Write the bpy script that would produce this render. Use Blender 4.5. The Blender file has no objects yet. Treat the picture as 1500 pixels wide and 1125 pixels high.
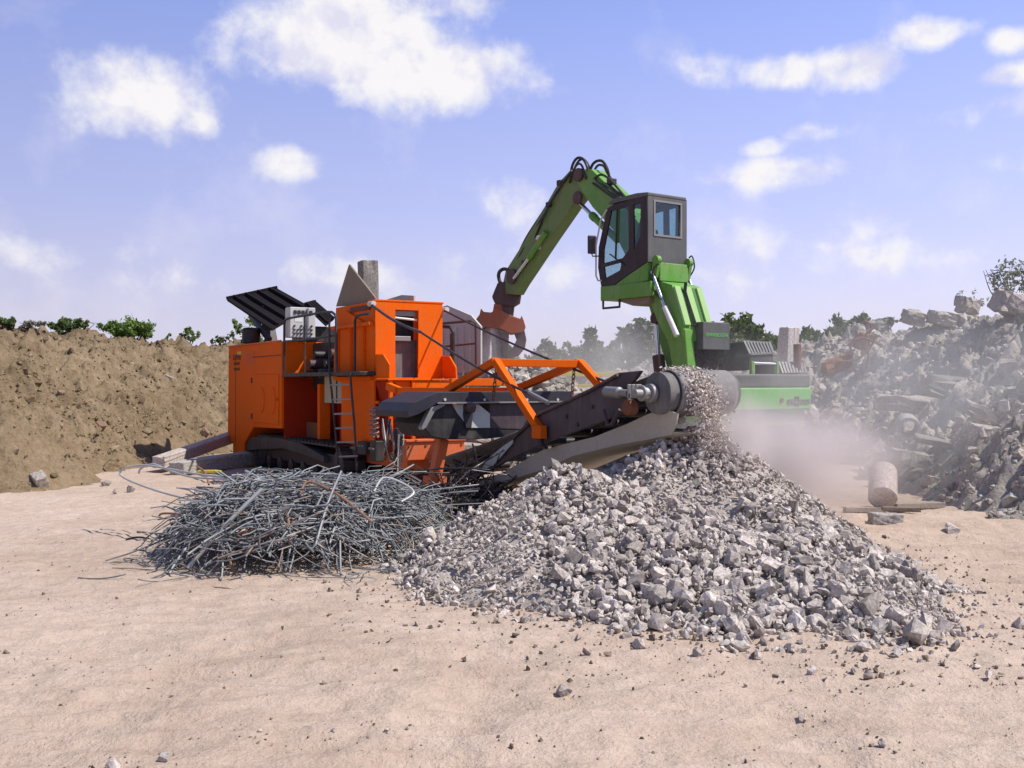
import bpy, bmesh, math, random
import numpy as np
from mathutils import Vector, Matrix
random.seed(7)
RNG = np.random.default_rng(7)
R = math.radians
S = bpy.context.scene
COL = S.collection
CAMZ = 1.8
# ---------------------------------------------------------------- measuring: pixel of the photograph -> point
class Frame:
    """a machine's own axes: x forward, y to its left, z up; pix() measures where a sight line meets a plane of the machine"""
    def __init__(s, ox, oy, ang):
        s.o = Vector((ox, oy, 0)); s.a = ang; s.m = Matrix.Rotation(ang, 3, 'Z'); s.mi = s.m.transposed()
        s.co = s.mi @ (Vector((0, 0, CAMZ)) - s.o)
    def pix(s, px, py, ax, val):
        d = s.mi @ Vector(((px-750)/1500, 1, (562.5-py)/1500))
        t = (val - s.co[ax]) / d[ax]
        return s.co + d*t
    def poly(s, pts, ax, val):
        k = [i for i in (0, 1, 2) if i != ax]
        out = []
        for p in pts:
            q = s.pix(p[0], p[1], ax, val); out.append((q[k[0]], q[k[1]]))
        return out
W0 = Frame(0, 0, 0)
def at(px, py, Y):
    return Vector(((px-750)*Y/1500, Y, CAMZ + (562.5-py)*Y/1500))
# ---------------------------------------------------------------- noise (numpy)
def _h(ix, iy, iz, seed):
    n = (ix*374761393 + iy*668265263 + iz*2147483647 + seed*974634777) & 0xffffffff
    n = ((n ^ (n >> 13))*1274126177) & 0xffffffff
    n = (n ^ (n >> 16)) & 0xffffffff
    return n/4294967295.0
def vnoise(x, y, seed=0):
    x = np.asarray(x, float); y = np.asarray(y, float)
    x0 = np.floor(x); y0 = np.floor(y); fx = x-x0; fy = y-y0
    fx = fx*fx*(3-2*fx); fy = fy*fy*(3-2*fy)
    a = x0.astype(np.int64); b = y0.astype(np.int64); z = np.zeros_like(a)
    return ((_h(a, b, z, seed)*(1-fx)+_h(a+1, b, z, seed)*fx)*(1-fy) + (_h(a, b+1, z, seed)*(1-fx)+_h(a+1, b+1, z, seed)*fx)*fy)*2-1
def fbm(x, y, oct=4, seed=0, gain=.5):
    s = 0; a = 1; f = 1
    for i in range(oct):
        s = s + a*vnoise(np.asarray(x)*f+13.7*i, np.asarray(y)*f-7.1*i, seed+i); a *= gain; f *= 2.03
    return s
def sstep(a, b, x):
    t = np.clip((x-a)/(b-a), 0, 1); return t*t*(3-2*t)
# ---------------------------------------------------------------- mesh building
def link(name, me, mat=None, parent=None):
    o = bpy.data.objects.new(name, me); COL.objects.link(o)
    if mat is not None: me.materials.append(mat)
    if parent is not None: o.parent = parent
    return o
def arrays_mesh(name, V, F, smooth=False):
    V = np.asarray(V, np.float32); F = np.asarray(F, np.int32); k = F.shape[1]
    me = bpy.data.meshes.new(name)
    me.vertices.add(len(V)); me.vertices.foreach_set('co', V.ravel())
    me.loops.add(F.size); me.loops.foreach_set('vertex_index', F.ravel())
    me.polygons.add(len(F)); me.polygons.foreach_set('loop_start', np.arange(0, F.size, k, dtype=np.int32))
    me.update(calc_edges=True); me.validate()
    me.polygons.foreach_set('use_smooth', np.full(len(me.polygons), smooth, bool))
    return me
def grid_mesh(name, X, Y, Z, smooth=True):
    n, m = X.shape
    V = np.stack([X, Y, Z], -1).reshape(-1, 3)
    i = np.arange(n*m).reshape(n, m)
    F = np.stack([i[:-1, :-1], i[1:, :-1], i[1:, 1:], i[:-1, 1:]], -1).reshape(-1, 4)
    return arrays_mesh(name, V, F, smooth)
class MB:
    def __init__(s): s.v = []; s.f = []
    def add(s, v, f):
        b = len(s.v); s.v += [tuple(p) for p in v]; s.f += [tuple(b+i for i in q) for q in f]; return s
    def box(s, c, d, rot=None):
        x, y, z = d[0]/2, d[1]/2, d[2]/2
        v = [Vector((i, j, k)) for i in (-x, x) for j in (-y, y) for k in (-z, z)]
        if rot is not None: v = [rot @ p for p in v]
        v = [p+Vector(c) for p in v]
        return s.add(v, [(0, 1, 3, 2), (4, 6, 7, 5), (0, 4, 5, 1), (2, 3, 7, 6), (0, 2, 6, 4), (1, 5, 7, 3)])
    def span(s, lo, hi):
        return s.box([(a+b)/2 for a, b in zip(lo, hi)], [abs(b-a) for a, b in zip(lo, hi)])
    def prism(s, poly, ax, a, b):
        def put(p, h):
            q = [p[0], p[1]]; q.insert(ax, h); return tuple(q)
        n = len(poly); v = [put(p, a) for p in poly]+[put(p, b) for p in poly]
        f = [tuple(range(n)), tuple(range(2*n-1, n-1, -1))]+[(i, (i+1) % n, n+(i+1) % n, n+i) for i in range(n)]
        return s.add(v, f)
    def tube(s, pts, r, n=8, caps=True):
        pts = [Vector(p) for p in pts]; m = len(pts); rr = r if isinstance(r, (list, tuple)) else [r]*m
        v = []; prev = None
        for i, p in enumerate(pts):
            d = (pts[min(i+1, m-1)]-pts[max(i-1, 0)])
            d = d.normalized() if d.length > 1e-9 else Vector((0, 0, 1))
            u = (prev - d*prev.dot(d)) if prev is not None else d.orthogonal()
            if u.length < 1e-6: u = d.orthogonal()
            u.normalize(); prev = u; w = d.cross(u)
            for k in range(n):
                a = 2*math.pi*k/n; v.append(p+(u*math.cos(a)+w*math.sin(a))*rr[i])
        f = [(i*n+k, i*n+(k+1) % n, (i+1)*n+(k+1) % n, (i+1)*n+k) for i in range(m-1) for k in range(n)]
        if caps: f += [tuple(range(n-1, -1, -1)), tuple(range((m-1)*n, m*n))]
        return s.add(v, f)
    def bar(s, a, b, w, h=None):
        """square section beam between two points, its height axis kept upright"""
        a = Vector(a); b = Vector(b); h = h or w; d = (b-a).normalized()
        side = d.cross(Vector((0, 0, 1)))
        if side.length < 1e-4: side = Vector((0, 1, 0))
        side.normalize(); up = side.cross(d)
        v = [p+side*i*w/2+up*j*h/2 for p in (a, b) for i, j in ((-1, -1), (1, -1), (1, 1), (-1, 1))]
        return s.add(v, [(0, 1, 2, 3), (7, 6, 5, 4), (0, 4, 5, 1), (1, 5, 6, 2), (2, 6, 7, 3), (3, 7, 4, 0)])
    def lathe(s, c, axis, prof, n=24):
        """prof: (distance along axis, radius)"""
        c = Vector(c); axis = Vector(axis).normalized(); u = axis.orthogonal().normalized(); w = axis.cross(u)
        v = []; m = len(prof)
        for h, r in prof:
            for k in range(n):
                a = 2*math.pi*k/n; v.append(c+axis*h+(u*math.cos(a)+w*math.sin(a))*max(r, 1e-4))
        f = [(i*n+k, i*n+(k+1) % n, (i+1)*n+(k+1) % n, (i+1)*n+k) for i in range(m-1) for k in range(n)]
        f += [tuple(range(n-1, -1, -1)), tuple(range((m-1)*n, m*n))]
        return s.add(v, f)
    def cyl(s, a, b, r, n=20):
        a = Vector(a); b = Vector(b); return s.lathe(a, b-a, [(0, r), ((b-a).length, r)], n)
    def build(s, name, mat=None, parent=None, bevel=0, smooth=False, seg=2):
        me = bpy.data.meshes.new(name); me.from_pydata(s.v, [], s.f); me.validate()
        bm = bmesh.new(); bm.from_mesh(me); bmesh.ops.recalc_face_normals(bm, faces=bm.faces); bm.to_mesh(me); bm.free()
        o = link(name, me, mat, parent)
        if smooth:
            me.polygons.foreach_set('use_smooth', [True]*len(me.polygons)); me.set_sharp_from_angle(angle=R(38))
        if bevel:
            m = o.modifiers.new('edge', 'BEVEL'); m.width = bevel; m.segments = seg; m.limit_method = 'ANGLE'; m.angle_limit = R(35)
        return o
def plate(name, outer, holes, ax, a, b, mat, parent, bevel=0):
    """flat plate with holes: outline and holes in the two axes other than ax, from a to b along ax"""
    cu = bpy.data.curves.new(name, 'CURVE'); cu.dimensions = '2D'; cu.fill_mode = 'BOTH'; cu.extrude = abs(b-a)/2
    for pl in [outer]+list(holes):
        sp = cu.splines.new('POLY'); sp.points.add(len(pl)-1); sp.use_cyclic_u = True
        for p, q in zip(sp.points, pl): p.co = (q[0], q[1], 0, 1)
    tmp = bpy.data.objects.new('tmp', cu); COL.objects.link(tmp)
    dg = bpy.context.evaluated_depsgraph_get(); me = bpy.data.meshes.new_from_object(tmp.evaluated_get(dg))
    bpy.data.objects.remove(tmp); bpy.data.curves.remove(cu)
    me.name = name
    c = (a+b)/2
    for v in me.vertices:
        x, y, z = v.co
        q = [x, y]; q.insert(ax, z+c); v.co = q
    bm = bmesh.new(); bm.from_mesh(me); bmesh.ops.remove_doubles(bm, verts=bm.verts, dist=1e-5)
    bmesh.ops.recalc_face_normals(bm, faces=bm.faces); bm.to_mesh(me); bm.free()
    me.materials.clear()
    return link(name, me, mat, parent)
def text(name, body, size, mat, parent, origin, xdir, up, depth=.002, shear=0):
    cu = bpy.data.curves.new(name, 'FONT'); cu.body = body; cu.size = size; cu.extrude = depth; cu.shear = shear
    cu.align_x = 'CENTER'; cu.align_y = 'CENTER'
    cu.offset = size*.02
    tmp = bpy.data.objects.new('tmp', cu); COL.objects.link(tmp)
    dg = bpy.context.evaluated_depsgraph_get(); me = bpy.data.meshes.new_from_object(tmp.evaluated_get(dg))
    bpy.data.objects.remove(tmp); bpy.data.curves.remove(cu); me.materials.clear()
    x = Vector(xdir).normalized(); u = Vector(up).normalized(); n = x.cross(u)
    m = Matrix((x, u, n)).transposed().to_4x4(); m.translation = Vector(origin)
    me.transform(m); me.name = name
    return link(name, me, mat, parent)
def arc(p0, p1, p2, n=8):
    """quadratic bow through a control point"""
    p0, p1, p2 = Vector(p0), Vector(p1), Vector(p2)
    return [p0*(1-t)**2+p1*2*t*(1-t)+p2*t*t for t in [i/n for i in range(n+1)]]
def smoothpath(pts, k=5):
    pts = [Vector(p) for p in pts]; out = []
    for i in range(len(pts)-1):
        a, b, c, d = pts[max(i-1, 0)], pts[i], pts[i+1], pts[min(i+2, len(pts)-1)]
        for j in range(k):
            t = j/k
            out.append(.5*((2*b)+(c-a)*t+(2*a-5*b+4*c-d)*t*t+(3*b-a-3*c+d)*t**3))
    out.append(pts[-1]); return out
def tag(o, label=None, cat=None, group=None, kind=None):
    if label: o['label'] = label
    if cat: o['category'] = cat
    if group: o['group'] = group
    if kind: o['kind'] = kind
    return o
def empty(name, loc, rz=0):
    o = bpy.data.objects.new(name, None); COL.objects.link(o); o.location = loc; o.rotation_euler.z = rz
    o.empty_display_size = .2; return o
# ---------------------------------------------------------------- materials
def nt(name):
    m = bpy.data.materials.new(name); m.use_nodes = True
    t = m.node_tree; b = t.nodes['Principled BSDF']; return m, t, b
def node(t, typ, **kw):
    n = t.nodes.new(typ)
    for k, v in kw.items():
        if k.startswith('i_'): n.inputs[int(k[2:])].default_value = v
        else: setattr(n, k, v)
    return n
def ramp(t, fac, stops):
    r = t.nodes.new('ShaderNodeValToRGB'); e = r.color_ramp.elements
    while len(e) < len(stops): e.new(.5)
    for x, (p, c) in zip(e, stops): x.position = p; x.color = (*c, 1) if len(c) == 3 else c
    t.links.new(fac, r.inputs[0]); return r
def mixc(t, fac, a, b, blend='MIX'):
    m = t.nodes.new('ShaderNodeMix'); m.data_type = 'RGBA'; m.blend_type = blend
    for s, v in ((0, fac), (6, a), (7, b)):
        if isinstance(v, (int, float)): m.inputs[s].default_value = v
        elif isinstance(v, tuple): m.inputs[s].default_value = (*v, 1)
        else: t.links.new(v, m.inputs[s])
    return m.outputs[2]
def math_(t, op, a, b=None, clamp=False):
    m = t.nodes.new('ShaderNodeMath'); m.operation = op; m.use_clamp = clamp
    for i, v in enumerate((a, b)):
        if v is None: continue
        if isinstance(v, (int, float)): m.inputs[i].default_value = v
        else: t.links.new(v, m.inputs[i])
    return m.outputs[0]
def noise(t, vec, scale, detail=4, rough=.55, dist=0):
    n = t.nodes.new('ShaderNodeTexNoise'); n.inputs['Scale'].default_value = scale; n.inputs['Detail'].default_value = detail
    n.inputs['Roughness'].default_value = rough; n.inputs['Distortion'].default_value = dist
    t.links.new(vec, n.inputs['Vector']); return n.outputs['Fac']
def coord(t, world=False):
    if world: return t.nodes.new('ShaderNodeNewGeometry').outputs['Position']
    return t.nodes.new('ShaderNodeTexCoord').outputs['Object']
def bump(t, b, h, strength=.3, dist=.02):
    n = t.nodes.new('ShaderNodeBump'); n.inputs['Strength'].default_value = strength; n.inputs['Distance'].default_value = dist
    t.links.new(h, n.inputs['Height']); t.links.new(n.outputs[0], b.inputs['Normal'])
DUST = (.36, .29, .23)
def paint(name, c, rough=.5, dirt=.35, dirtc=DUST, scale=2.2, metal=0, streak=True, chip=None, spec=.35):
    """painted steel: dusty patches, run-down streaks, slightly uneven tone"""
    m, t, b = nt(name); v = coord(t, True)
    n1 = noise(t, v, scale, 6, .65); n2 = noise(t, v, scale*9, 4, .6)
    mp = t.nodes.new('ShaderNodeMapping'); mp.inputs['Scale'].default_value = (7, 7, .7); t.links.new(v, mp.inputs[0])
    n3 = noise(t, mp.outputs[0], 1.6, 4, .6)
    base = mixc(t, n2, tuple(x*.86 for x in c), tuple(min(x*1.1, .95) for x in c))
    d = ramp(t, math_(t, 'ADD', math_(t, 'MULTIPLY', n1, .6), math_(t, 'MULTIPLY', n3 if streak else n2, .4)), [(.44, (0, 0, 0)), (.72, (1, 1, 1))]).outputs[0]
    col = mixc(t, math_(t, 'MULTIPLY', d, dirt), base, dirtc)
    if chip:
        k = ramp(t, noise(t, v, 14, 5, .7), [(.63, (0, 0, 0)), (.66, (1, 1, 1))]).outputs[0]
        col = mixc(t, math_(t, 'MULTIPLY', k, .8), col, chip)
    t.links.new(col, b.inputs['Base Color'])
    t.links.new(math_(t, 'ADD', math_(t, 'MULTIPLY', n1, .3), rough-.12), b.inputs['Roughness'])
    b.inputs['Metallic'].default_value = metal; b.inputs['Specular IOR Level'].default_value = spec
    bump(t, b, n2, .12, .004)
    return m
def stone_mat(name, stops, nscale=6, bstr=.5, bdist=.02, isl=True, rough=.9):
    m, t, b = nt(name); v = coord(t, True)
    g = t.nodes.new('ShaderNodeNewGeometry'); oi = t.nodes.new('ShaderNodeObjectInfo')
    r = math_(t, 'FRACT', math_(t, 'ADD', g.outputs['Random Per Island'], oi.outputs['Random']))
    n1 = noise(t, v, nscale, 6, .65)
    f = math_(t, 'ADD', math_(t, 'MULTIPLY', r, .62), math_(t, 'MULTIPLY', n1, .38)) if isl else n1
    t.links.new(ramp(t, f, stops).outputs[0], b.inputs['Base Color']); b.inputs['Roughness'].default_value = rough
    b.inputs['Specular IOR Level'].default_value = .2
    n2 = noise(t, v, nscale*5, 5, .65)
    c0 = ramp(t, f, stops).outputs[0]; k = ramp(t, n2, [(.36, (.62, .60, .58)), (.62, (1.12, 1.11, 1.1))]).outputs[0]
    t.links.new(mixc(t, 1.0, c0, k, 'MULTIPLY'), b.inputs['Base Color'])
    bump(t, b, math_(t, 'ADD', n1, math_(t, 'MULTIPLY', n2, .5)), bstr, bdist)
    return m
M = {}
M['orange'] = paint('orange_paint', (.80, .122, .002), .6, .28, (.42, .18, .07), chip=(.42, .10, .02), spec=.08)
M['orange_shade'] = paint('shade_tinted_orange_paint', (.36, .028, .006), .7, .3, (.16, .05, .03), spec=.1)  # darkened copy of the orange: shade painted into recess, chute and lower body
M['hood'] = paint('matt_black_hood', (.014, .011, .012), .85, .15, (.05, .04, .04), spec=.08)
M['orange_worn'] = paint('worn_orange_paint', (.66, .13, .03), .65, .5, (.40, .27, .2), chip=(.2, .09, .05))
M['green'] = paint('green_paint', (.115, .31, .04), .5, .5, (.34, .36, .23), chip=(.09, .12, .05))
M['green_pale'] = paint('pale_green_paint', (.30, .50, .17), .5, .3, (.42, .44, .32))  # paler green for the raised bands of the lift arm
M['green_deep'] = paint('deep_green_paint', (.045, .15, .022), .55, .3, (.14, .17, .09))
M['green_stick'] = paint('weathered_green_paint', (.135, .215, .055), .5, .45, (.27, .28, .18))
M['green_dusty'] = paint('dusty_green_paint', (.13, .42, .085), .5, .42, (.42, .42, .33))
M['cabgrey'] = paint('grey_paint', (.105, .105, .102), .5, .3, (.22, .21, .20))
M['darkframe'] = paint('dark_brown_frame', (.035, .022, .024), .5, .25, (.16, .13, .12))
M['black'] = paint('black_steel', (.028, .025, .027), .5, .45, (.17, .145, .135))
M['conveyor'] = paint('dark_conveyor_steel', (.060, .042, .050), .5, .45, (.22, .18, .17))
M['magnet'] = paint('blue_black_steel', (.030, .029, .040), .5, .25, (.12, .105, .105), spec=.25)
M['rubber'] = paint('black_rubber', (.022, .020, .022), .75, .5, (.16, .14, .13))
M['drum'] = paint('dusty_drum_rubber', (.11, .105, .103), .75, .6, (.34, .31, .295))
M['belt'] = paint('worn_grey_belt', (.20, .19, .185), .8, .6, (.42, .38, .355), streak=False)
M['beltdust'] = paint('dust_covered_belt', (.46, .41, .32), .9, .5, (.56, .50, .42), streak=False)
M['steel'] = paint('grey_steel', (.26, .255, .25), .5, .4, (.3, .26, .23), metal=.3)
M['chrome'] = paint('chrome_rod', (.62, .63, .66), .22, .1, (.4, .38, .36), metal=.95)
M['rust'] = paint('rusty_steel', (.17, .060, .028), .8, .5, (.28, .15, .09))
M['wing'] = paint('dull_hopper_steel', (.22, .17, .12), .7, .5, (.30, .25, .2))
M['wing_grey'] = paint('grey_hopper_steel', (.50, .53, .49), .7, .3, (.52, .51, .48))
M['panelgrey'] = paint('pale_grey_cabinet', (.56, .56, .53), .45, .2, (.4, .36, .3))
M['beige'] = paint('beige_cabinet', (.42, .38, .28), .5, .3)
M['white'] = paint('white_plastic', (.75, .75, .72), .45, .1)
M['red'] = paint('red_plastic', (.55, .04, .03), .4, .1)
M['yellow'] = paint('yellow_paint', (.62, .48, .06), .5, .3)
M['grab'] = paint('orange_red_grab_paint', (.38, .095, .038), .6, .6, (.24, .17, .13), chip=(.12, .09, .08))
M['rotator'] = paint('brown_rotator_steel', (.085, .05, .048), .6, .4, (.2, .15, .13))
M['glyph'] = paint('dark_lettering', (.03, .03, .03), .6, .1)
M['glyph_red'] = paint('dark_red_lettering', (.12, .028, .008), .6, .15)
M['glyph_green'] = paint('green_lettering', (.14, .42, .12), .5, .2)
M['glyph_grey'] = paint('grey_lettering', (.15, .16, .15), .6, .3, (.3, .3, .27))
def glass_mat(name, tint, mixf):
    m, t, b = nt(name); out = t.nodes['Material Output']
    tr = node(t, 'ShaderNodeBsdfTransparent'); tr.inputs[0].default_value = (*tint, 1)
    gl = node(t, 'ShaderNodeBsdfGlossy'); gl.inputs[0].default_value = (.9, .95, 1, 1); gl.inputs['Roughness'].default_value = .04
    ms = node(t, 'ShaderNodeMixShader'); fr = node(t, 'ShaderNodeLayerWeight'); fr.inputs[0].default_value = .12
    t.links.new(math_(t, 'ADD', math_(t, 'MULTIPLY', fr.outputs['Fresnel'], .7), mixf, True), ms.inputs[0])
    t.links.new(tr.outputs[0], ms.inputs[1]); t.links.new(gl.outputs[0], ms.inputs[2]); t.links.new(ms.outputs[0], out.inputs[0])
    return m
M['glass'] = glass_mat('cab_glass', (.70, .80, .80), .05)
CONC = [(.08, (.25, .222, .20)), (.28, (.375, .335, .302)), (.52, (.49, .44, .40)), (.76, (.62, .562, .515)), (.93, (.72, .66, .61)), (.99, (.56, .46, .36))]
M['stone'] = stone_mat('broken_concrete', CONC, 9, .55, .012)
M['stone_far'] = stone_mat('bank_rubble', [(.1, (.21, .187, .165)), (.35, (.36, .325, .288)), (.6, (.47, .43, .385)), (.8, (.58, .535, .485)), (.93, (.34, .22, .15)), (.98, (.62, .59, .54))], 4, .6, .03)
M['slab'] = stone_mat('grey_concrete_slab', [(.2, (.24, .225, .205)), (.6, (.36, .345, .32)), (.9, (.48, .46, .43))], 5, .5, .02)
M['palepipe'] = stone_mat('pale_concrete', [(.2, (.42, .36, .33)), (.6, (.56, .50, .46)), (.9, (.66, .60, .56))], 6, .35, .01)
M['clod'] = stone_mat('earth_clods', [(.1, (.115, .083, .048)), (.4, (.20, .152, .092)), (.75, (.285, .222, .14)), (.93, (.38, .31, .22)), (.98, (.62, .57, .49))], 5, .6, .02)
M['brick'] = stone_mat('dusty_brick', [(.2, (.20, .125, .085)), (.8, (.27, .19, .14))], 8, .4, .01)
M['wood'] = stone_mat('weathered_timber', [(.2, (.22, .18, .14)), (.8, (.36, .31, .26))], 12, .4, .01)
M['grit'] = stone_mat('brown_grit', [(.1, (.10, .075, .058)), (.45, (.20, .155, .122)), (.75, (.32, .26, .21)), (.95, (.52, .47, .42))], 12, .4, .006)
def bar_mat(name, a, b_, r=.5, metal=.55):
    m, t, b = nt(name); v = coord(t, True)
    g = t.nodes.new('ShaderNodeNewGeometry'); oi = t.nodes.new('ShaderNodeObjectInfo')
    rr = math_(t, 'FRACT', math_(t, 'ADD', g.outputs['Random Per Island'], oi.outputs['Random']))
    n1 = noise(t, v, 14, 4, .6)
    f = math_(t, 'ADD', math_(t, 'MULTIPLY', rr, .65), math_(t, 'MULTIPLY', n1, .35))
    t.links.new(ramp(t, f, [(.15, a), (.62, b_), (.72, (.36, .36, .355)), (.80, (.22, .165, .13)), (.90, (.17, .09, .055))]).outputs[0], b.inputs['Base Color'])
    b.inputs['Roughness'].default_value = r; b.inputs['Metallic'].default_value = metal
    return m
M['rebar'] = bar_mat('grey_rebar', (.10, .108, .113), (.27, .28, .285), .6, .25)
M['rebar_dark'] = bar_mat('dark_wire', (.025, .02, .022), (.07, .06, .065))
M['rebar_pale'] = paint('pale_bar', (.5, .5, .48), .45, .3, metal=.3)
M['rebar_rust'] = paint('brown_bar', (.24, .12, .07), .7, .4, (.34, .24, .17))
def leaf_mat(name, stops):
    m, t, b = nt(name); g = t.nodes.new('ShaderNodeNewGeometry')
    n1 = noise(t, coord(t, True), .9, 3, .6)
    f = math_(t, 'ADD', math_(t, 'MULTIPLY', g.outputs['Random Per Island'], .5), math_(t, 'MULTIPLY', n1, .5))
    t.links.new(ramp(t, f, stops).outputs[0], b.inputs['Base Color']); b.inputs['Roughness'].default_value = .6
    b.inputs['Specular IOR Level'].default_value = .3
    out = t.nodes['Material Output']; tl = node(t, 'ShaderNodeBsdfTranslucent'); tl.inputs[0].default_value = (.16, .24, .05, 1)
    ms = node(t, 'ShaderNodeMixShader'); ms.inputs[0].default_value = .25
    t.links.new(b.outputs[0], ms.inputs[1]); t.links.new(tl.outputs[0], ms.inputs[2]); t.links.new(ms.outputs[0], out.inputs[0])
    return m
M['leaf'] = leaf_mat('tree_leaves', [(.25, (.055, .085, .026)), (.55, (.105, .15, .048)), (.8, (.17, .22, .085))])
M['leaf_dark'] = leaf_mat('dark_leaves', [(.25, (.05, .078, .036)), (.55, (.09, .13, .06)), (.8, (.15, .19, .09))])
M['leaf_bright'] = leaf_mat('bright_leaves', [(.25, (.075, .135, .026)), (.55, (.15, .24, .05)), (.8, (.25, .35, .10))])
M['leaf_dry'] = leaf_mat('dry_leaves', [(.25, (.27, .27, .22)), (.55, (.38, .38, .31)), (.8, (.50, .49, .42))])
M['bark'] = paint('bark', (.085, .065, .05), .9, .2, streak=False)
def ground_mat():
    m, t, b = nt('dry_dirt'); v = coord(t, True)
    n0 = noise(t, v, .16, 4, .6); n1 = noise(t, v, .9, 5, .62); n2 = noise(t, v, 7, 6, .68); n3 = noise(t, v, 45, 4, .65)
    mp = t.nodes.new('ShaderNodeMapping'); mp.inputs['Scale'].default_value = (.45, 2.6, 1); mp.inputs['Rotation'].default_value = (0, 0, R(6)); t.links.new(v, mp.inputs[0])
    n4 = noise(t, mp.outputs[0], 2.4, 5, .65, .6)
    f = math_(t, 'ADD', math_(t, 'MULTIPLY', n0, .40), math_(t, 'ADD', math_(t, 'MULTIPLY', n1, .25), math_(t, 'ADD', math_(t, 'MULTIPLY', n2, .17), math_(t, 'MULTIPLY', n4, .18))))
    c = ramp(t, f, [(.34, (.335, .245, .185)), (.45, (.43, .330, .256)), (.55, (.51, .402, .322)), (.66, (.585, .475, .395))]).outputs[0]
    sp = ramp(t, n3, [(.60, (0, 0, 0)), (.68, (1, 1, 1))]).outputs[0]
    pt = ramp(t, n1, [(.42, (0, 0, 0)), (.62, (1, 1, 1))]).outputs[0]
    c = mixc(t, math_(t, 'MULTIPLY', math_(t, 'MULTIPLY', sp, math_(t, 'ADD', math_(t, 'MULTIPLY', pt, .75), .25)), .7), c, (.15, .105, .075))
    sp2 = ramp(t, noise(t, v, 28, 3, .5), [(.69, (0, 0, 0)), (.73, (1, 1, 1))]).outputs[0]
    c = mixc(t, math_(t, 'MULTIPLY', sp2, .5), c, (.60, .54, .47))
    t.links.new(c, b.inputs['Base Color']); b.inputs['Roughness'].default_value = .95; b.inputs['Specular IOR Level'].default_value = .1
    h = math_(t, 'ADD', math_(t, 'MULTIPLY', n2, 1.0), math_(t, 'ADD', math_(t, 'MULTIPLY', n3, .22), math_(t, 'MULTIPLY', n4, .9)))
    bump(t, b, h, .9, .045)
    return m
M['ground'] = ground_mat()
def bank_mat(name, stops, lo, hi):
    m, t, b = nt(name); v = coord(t, True)
    n0 = noise(t, v, .35, 4, .6); n1 = noise(t, v, 2.2, 6, .66); n2 = noise(t, v, 11, 6, .7); n3 = noise(t, v, 38, 3, .6)
    f = math_(t, 'ADD', math_(t, 'MULTIPLY', n0, .34), math_(t, 'ADD', math_(t, 'MULTIPLY', n1, .36), math_(t, 'MULTIPLY', n2, .30)))
    c = ramp(t, f, stops).outputs[0]
    c = mixc(t, math_(t, 'MULTIPLY', ramp(t, n3, [(.64, (0, 0, 0)), (.7, (1, 1, 1))]).outputs[0], .45), c, hi)
    c = mixc(t, math_(t, 'MULTIPLY', ramp(t, n2, [(.3, (1, 1, 1)), (.40, (0, 0, 0))]).outputs[0], .45), c, lo)
    t.links.new(c, b.inputs['Base Color']); b.inputs['Roughness'].default_value = .95; b.inputs['Specular IOR Level'].default_value = .1
    bump(t, b, math_(t, 'ADD', n1, math_(t, 'MULTIPLY', n2, .6)), .9, .09)
    return m
M['earth'] = bank_mat('heaped_earth', [(.34, (.098, .068, .038)), (.46, (.175, .127, .076)), (.56, (.25, .187, .118)), (.68, (.335, .262, .175))], (.06, .038, .016), (.46, .39, .28))
M['rubble_earth'] = bank_mat('rubble_bank_earth', [(.34, (.20, .174, .15)), (.46, (.32, .286, .248)), (.56, (.41, .37, .322)), (.68, (.50, .46, .405))], (.07, .06, .048), (.52, .48, .42))
# ================================================================ camera, light, sky
cam = bpy.data.cameras.new('camera'); camo = bpy.data.objects.new('camera', cam); COL.objects.link(camo)
camo.location = (0, 0, CAMZ); camo.rotation_euler = (R(90), 0, 0); cam.sensor_width = 36; cam.lens = 36
cam.clip_start = .1; cam.clip_end = 5000; S.camera = camo
SUN_EL, SUN_AZ = R(54), R(-12)                     # azimuth measured from +x towards +y
sd = Vector((math.cos(SUN_EL)*math.cos(SUN_AZ), math.cos(SUN_EL)*math.sin(SUN_AZ), math.sin(SUN_EL)))
ld = bpy.data.lights.new('sun', 'SUN'); lo = bpy.data.objects.new('sun', ld); COL.objects.link(lo)
ld.energy = 5.0; ld.angle = R(.53); ld.color = (1, .94, .86); lo.rotation_euler = sd.to_track_quat('Z', 'Y').to_euler()
wd = bpy.data.worlds.new('World'); S.world = wd; wd.use_nodes = True
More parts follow.
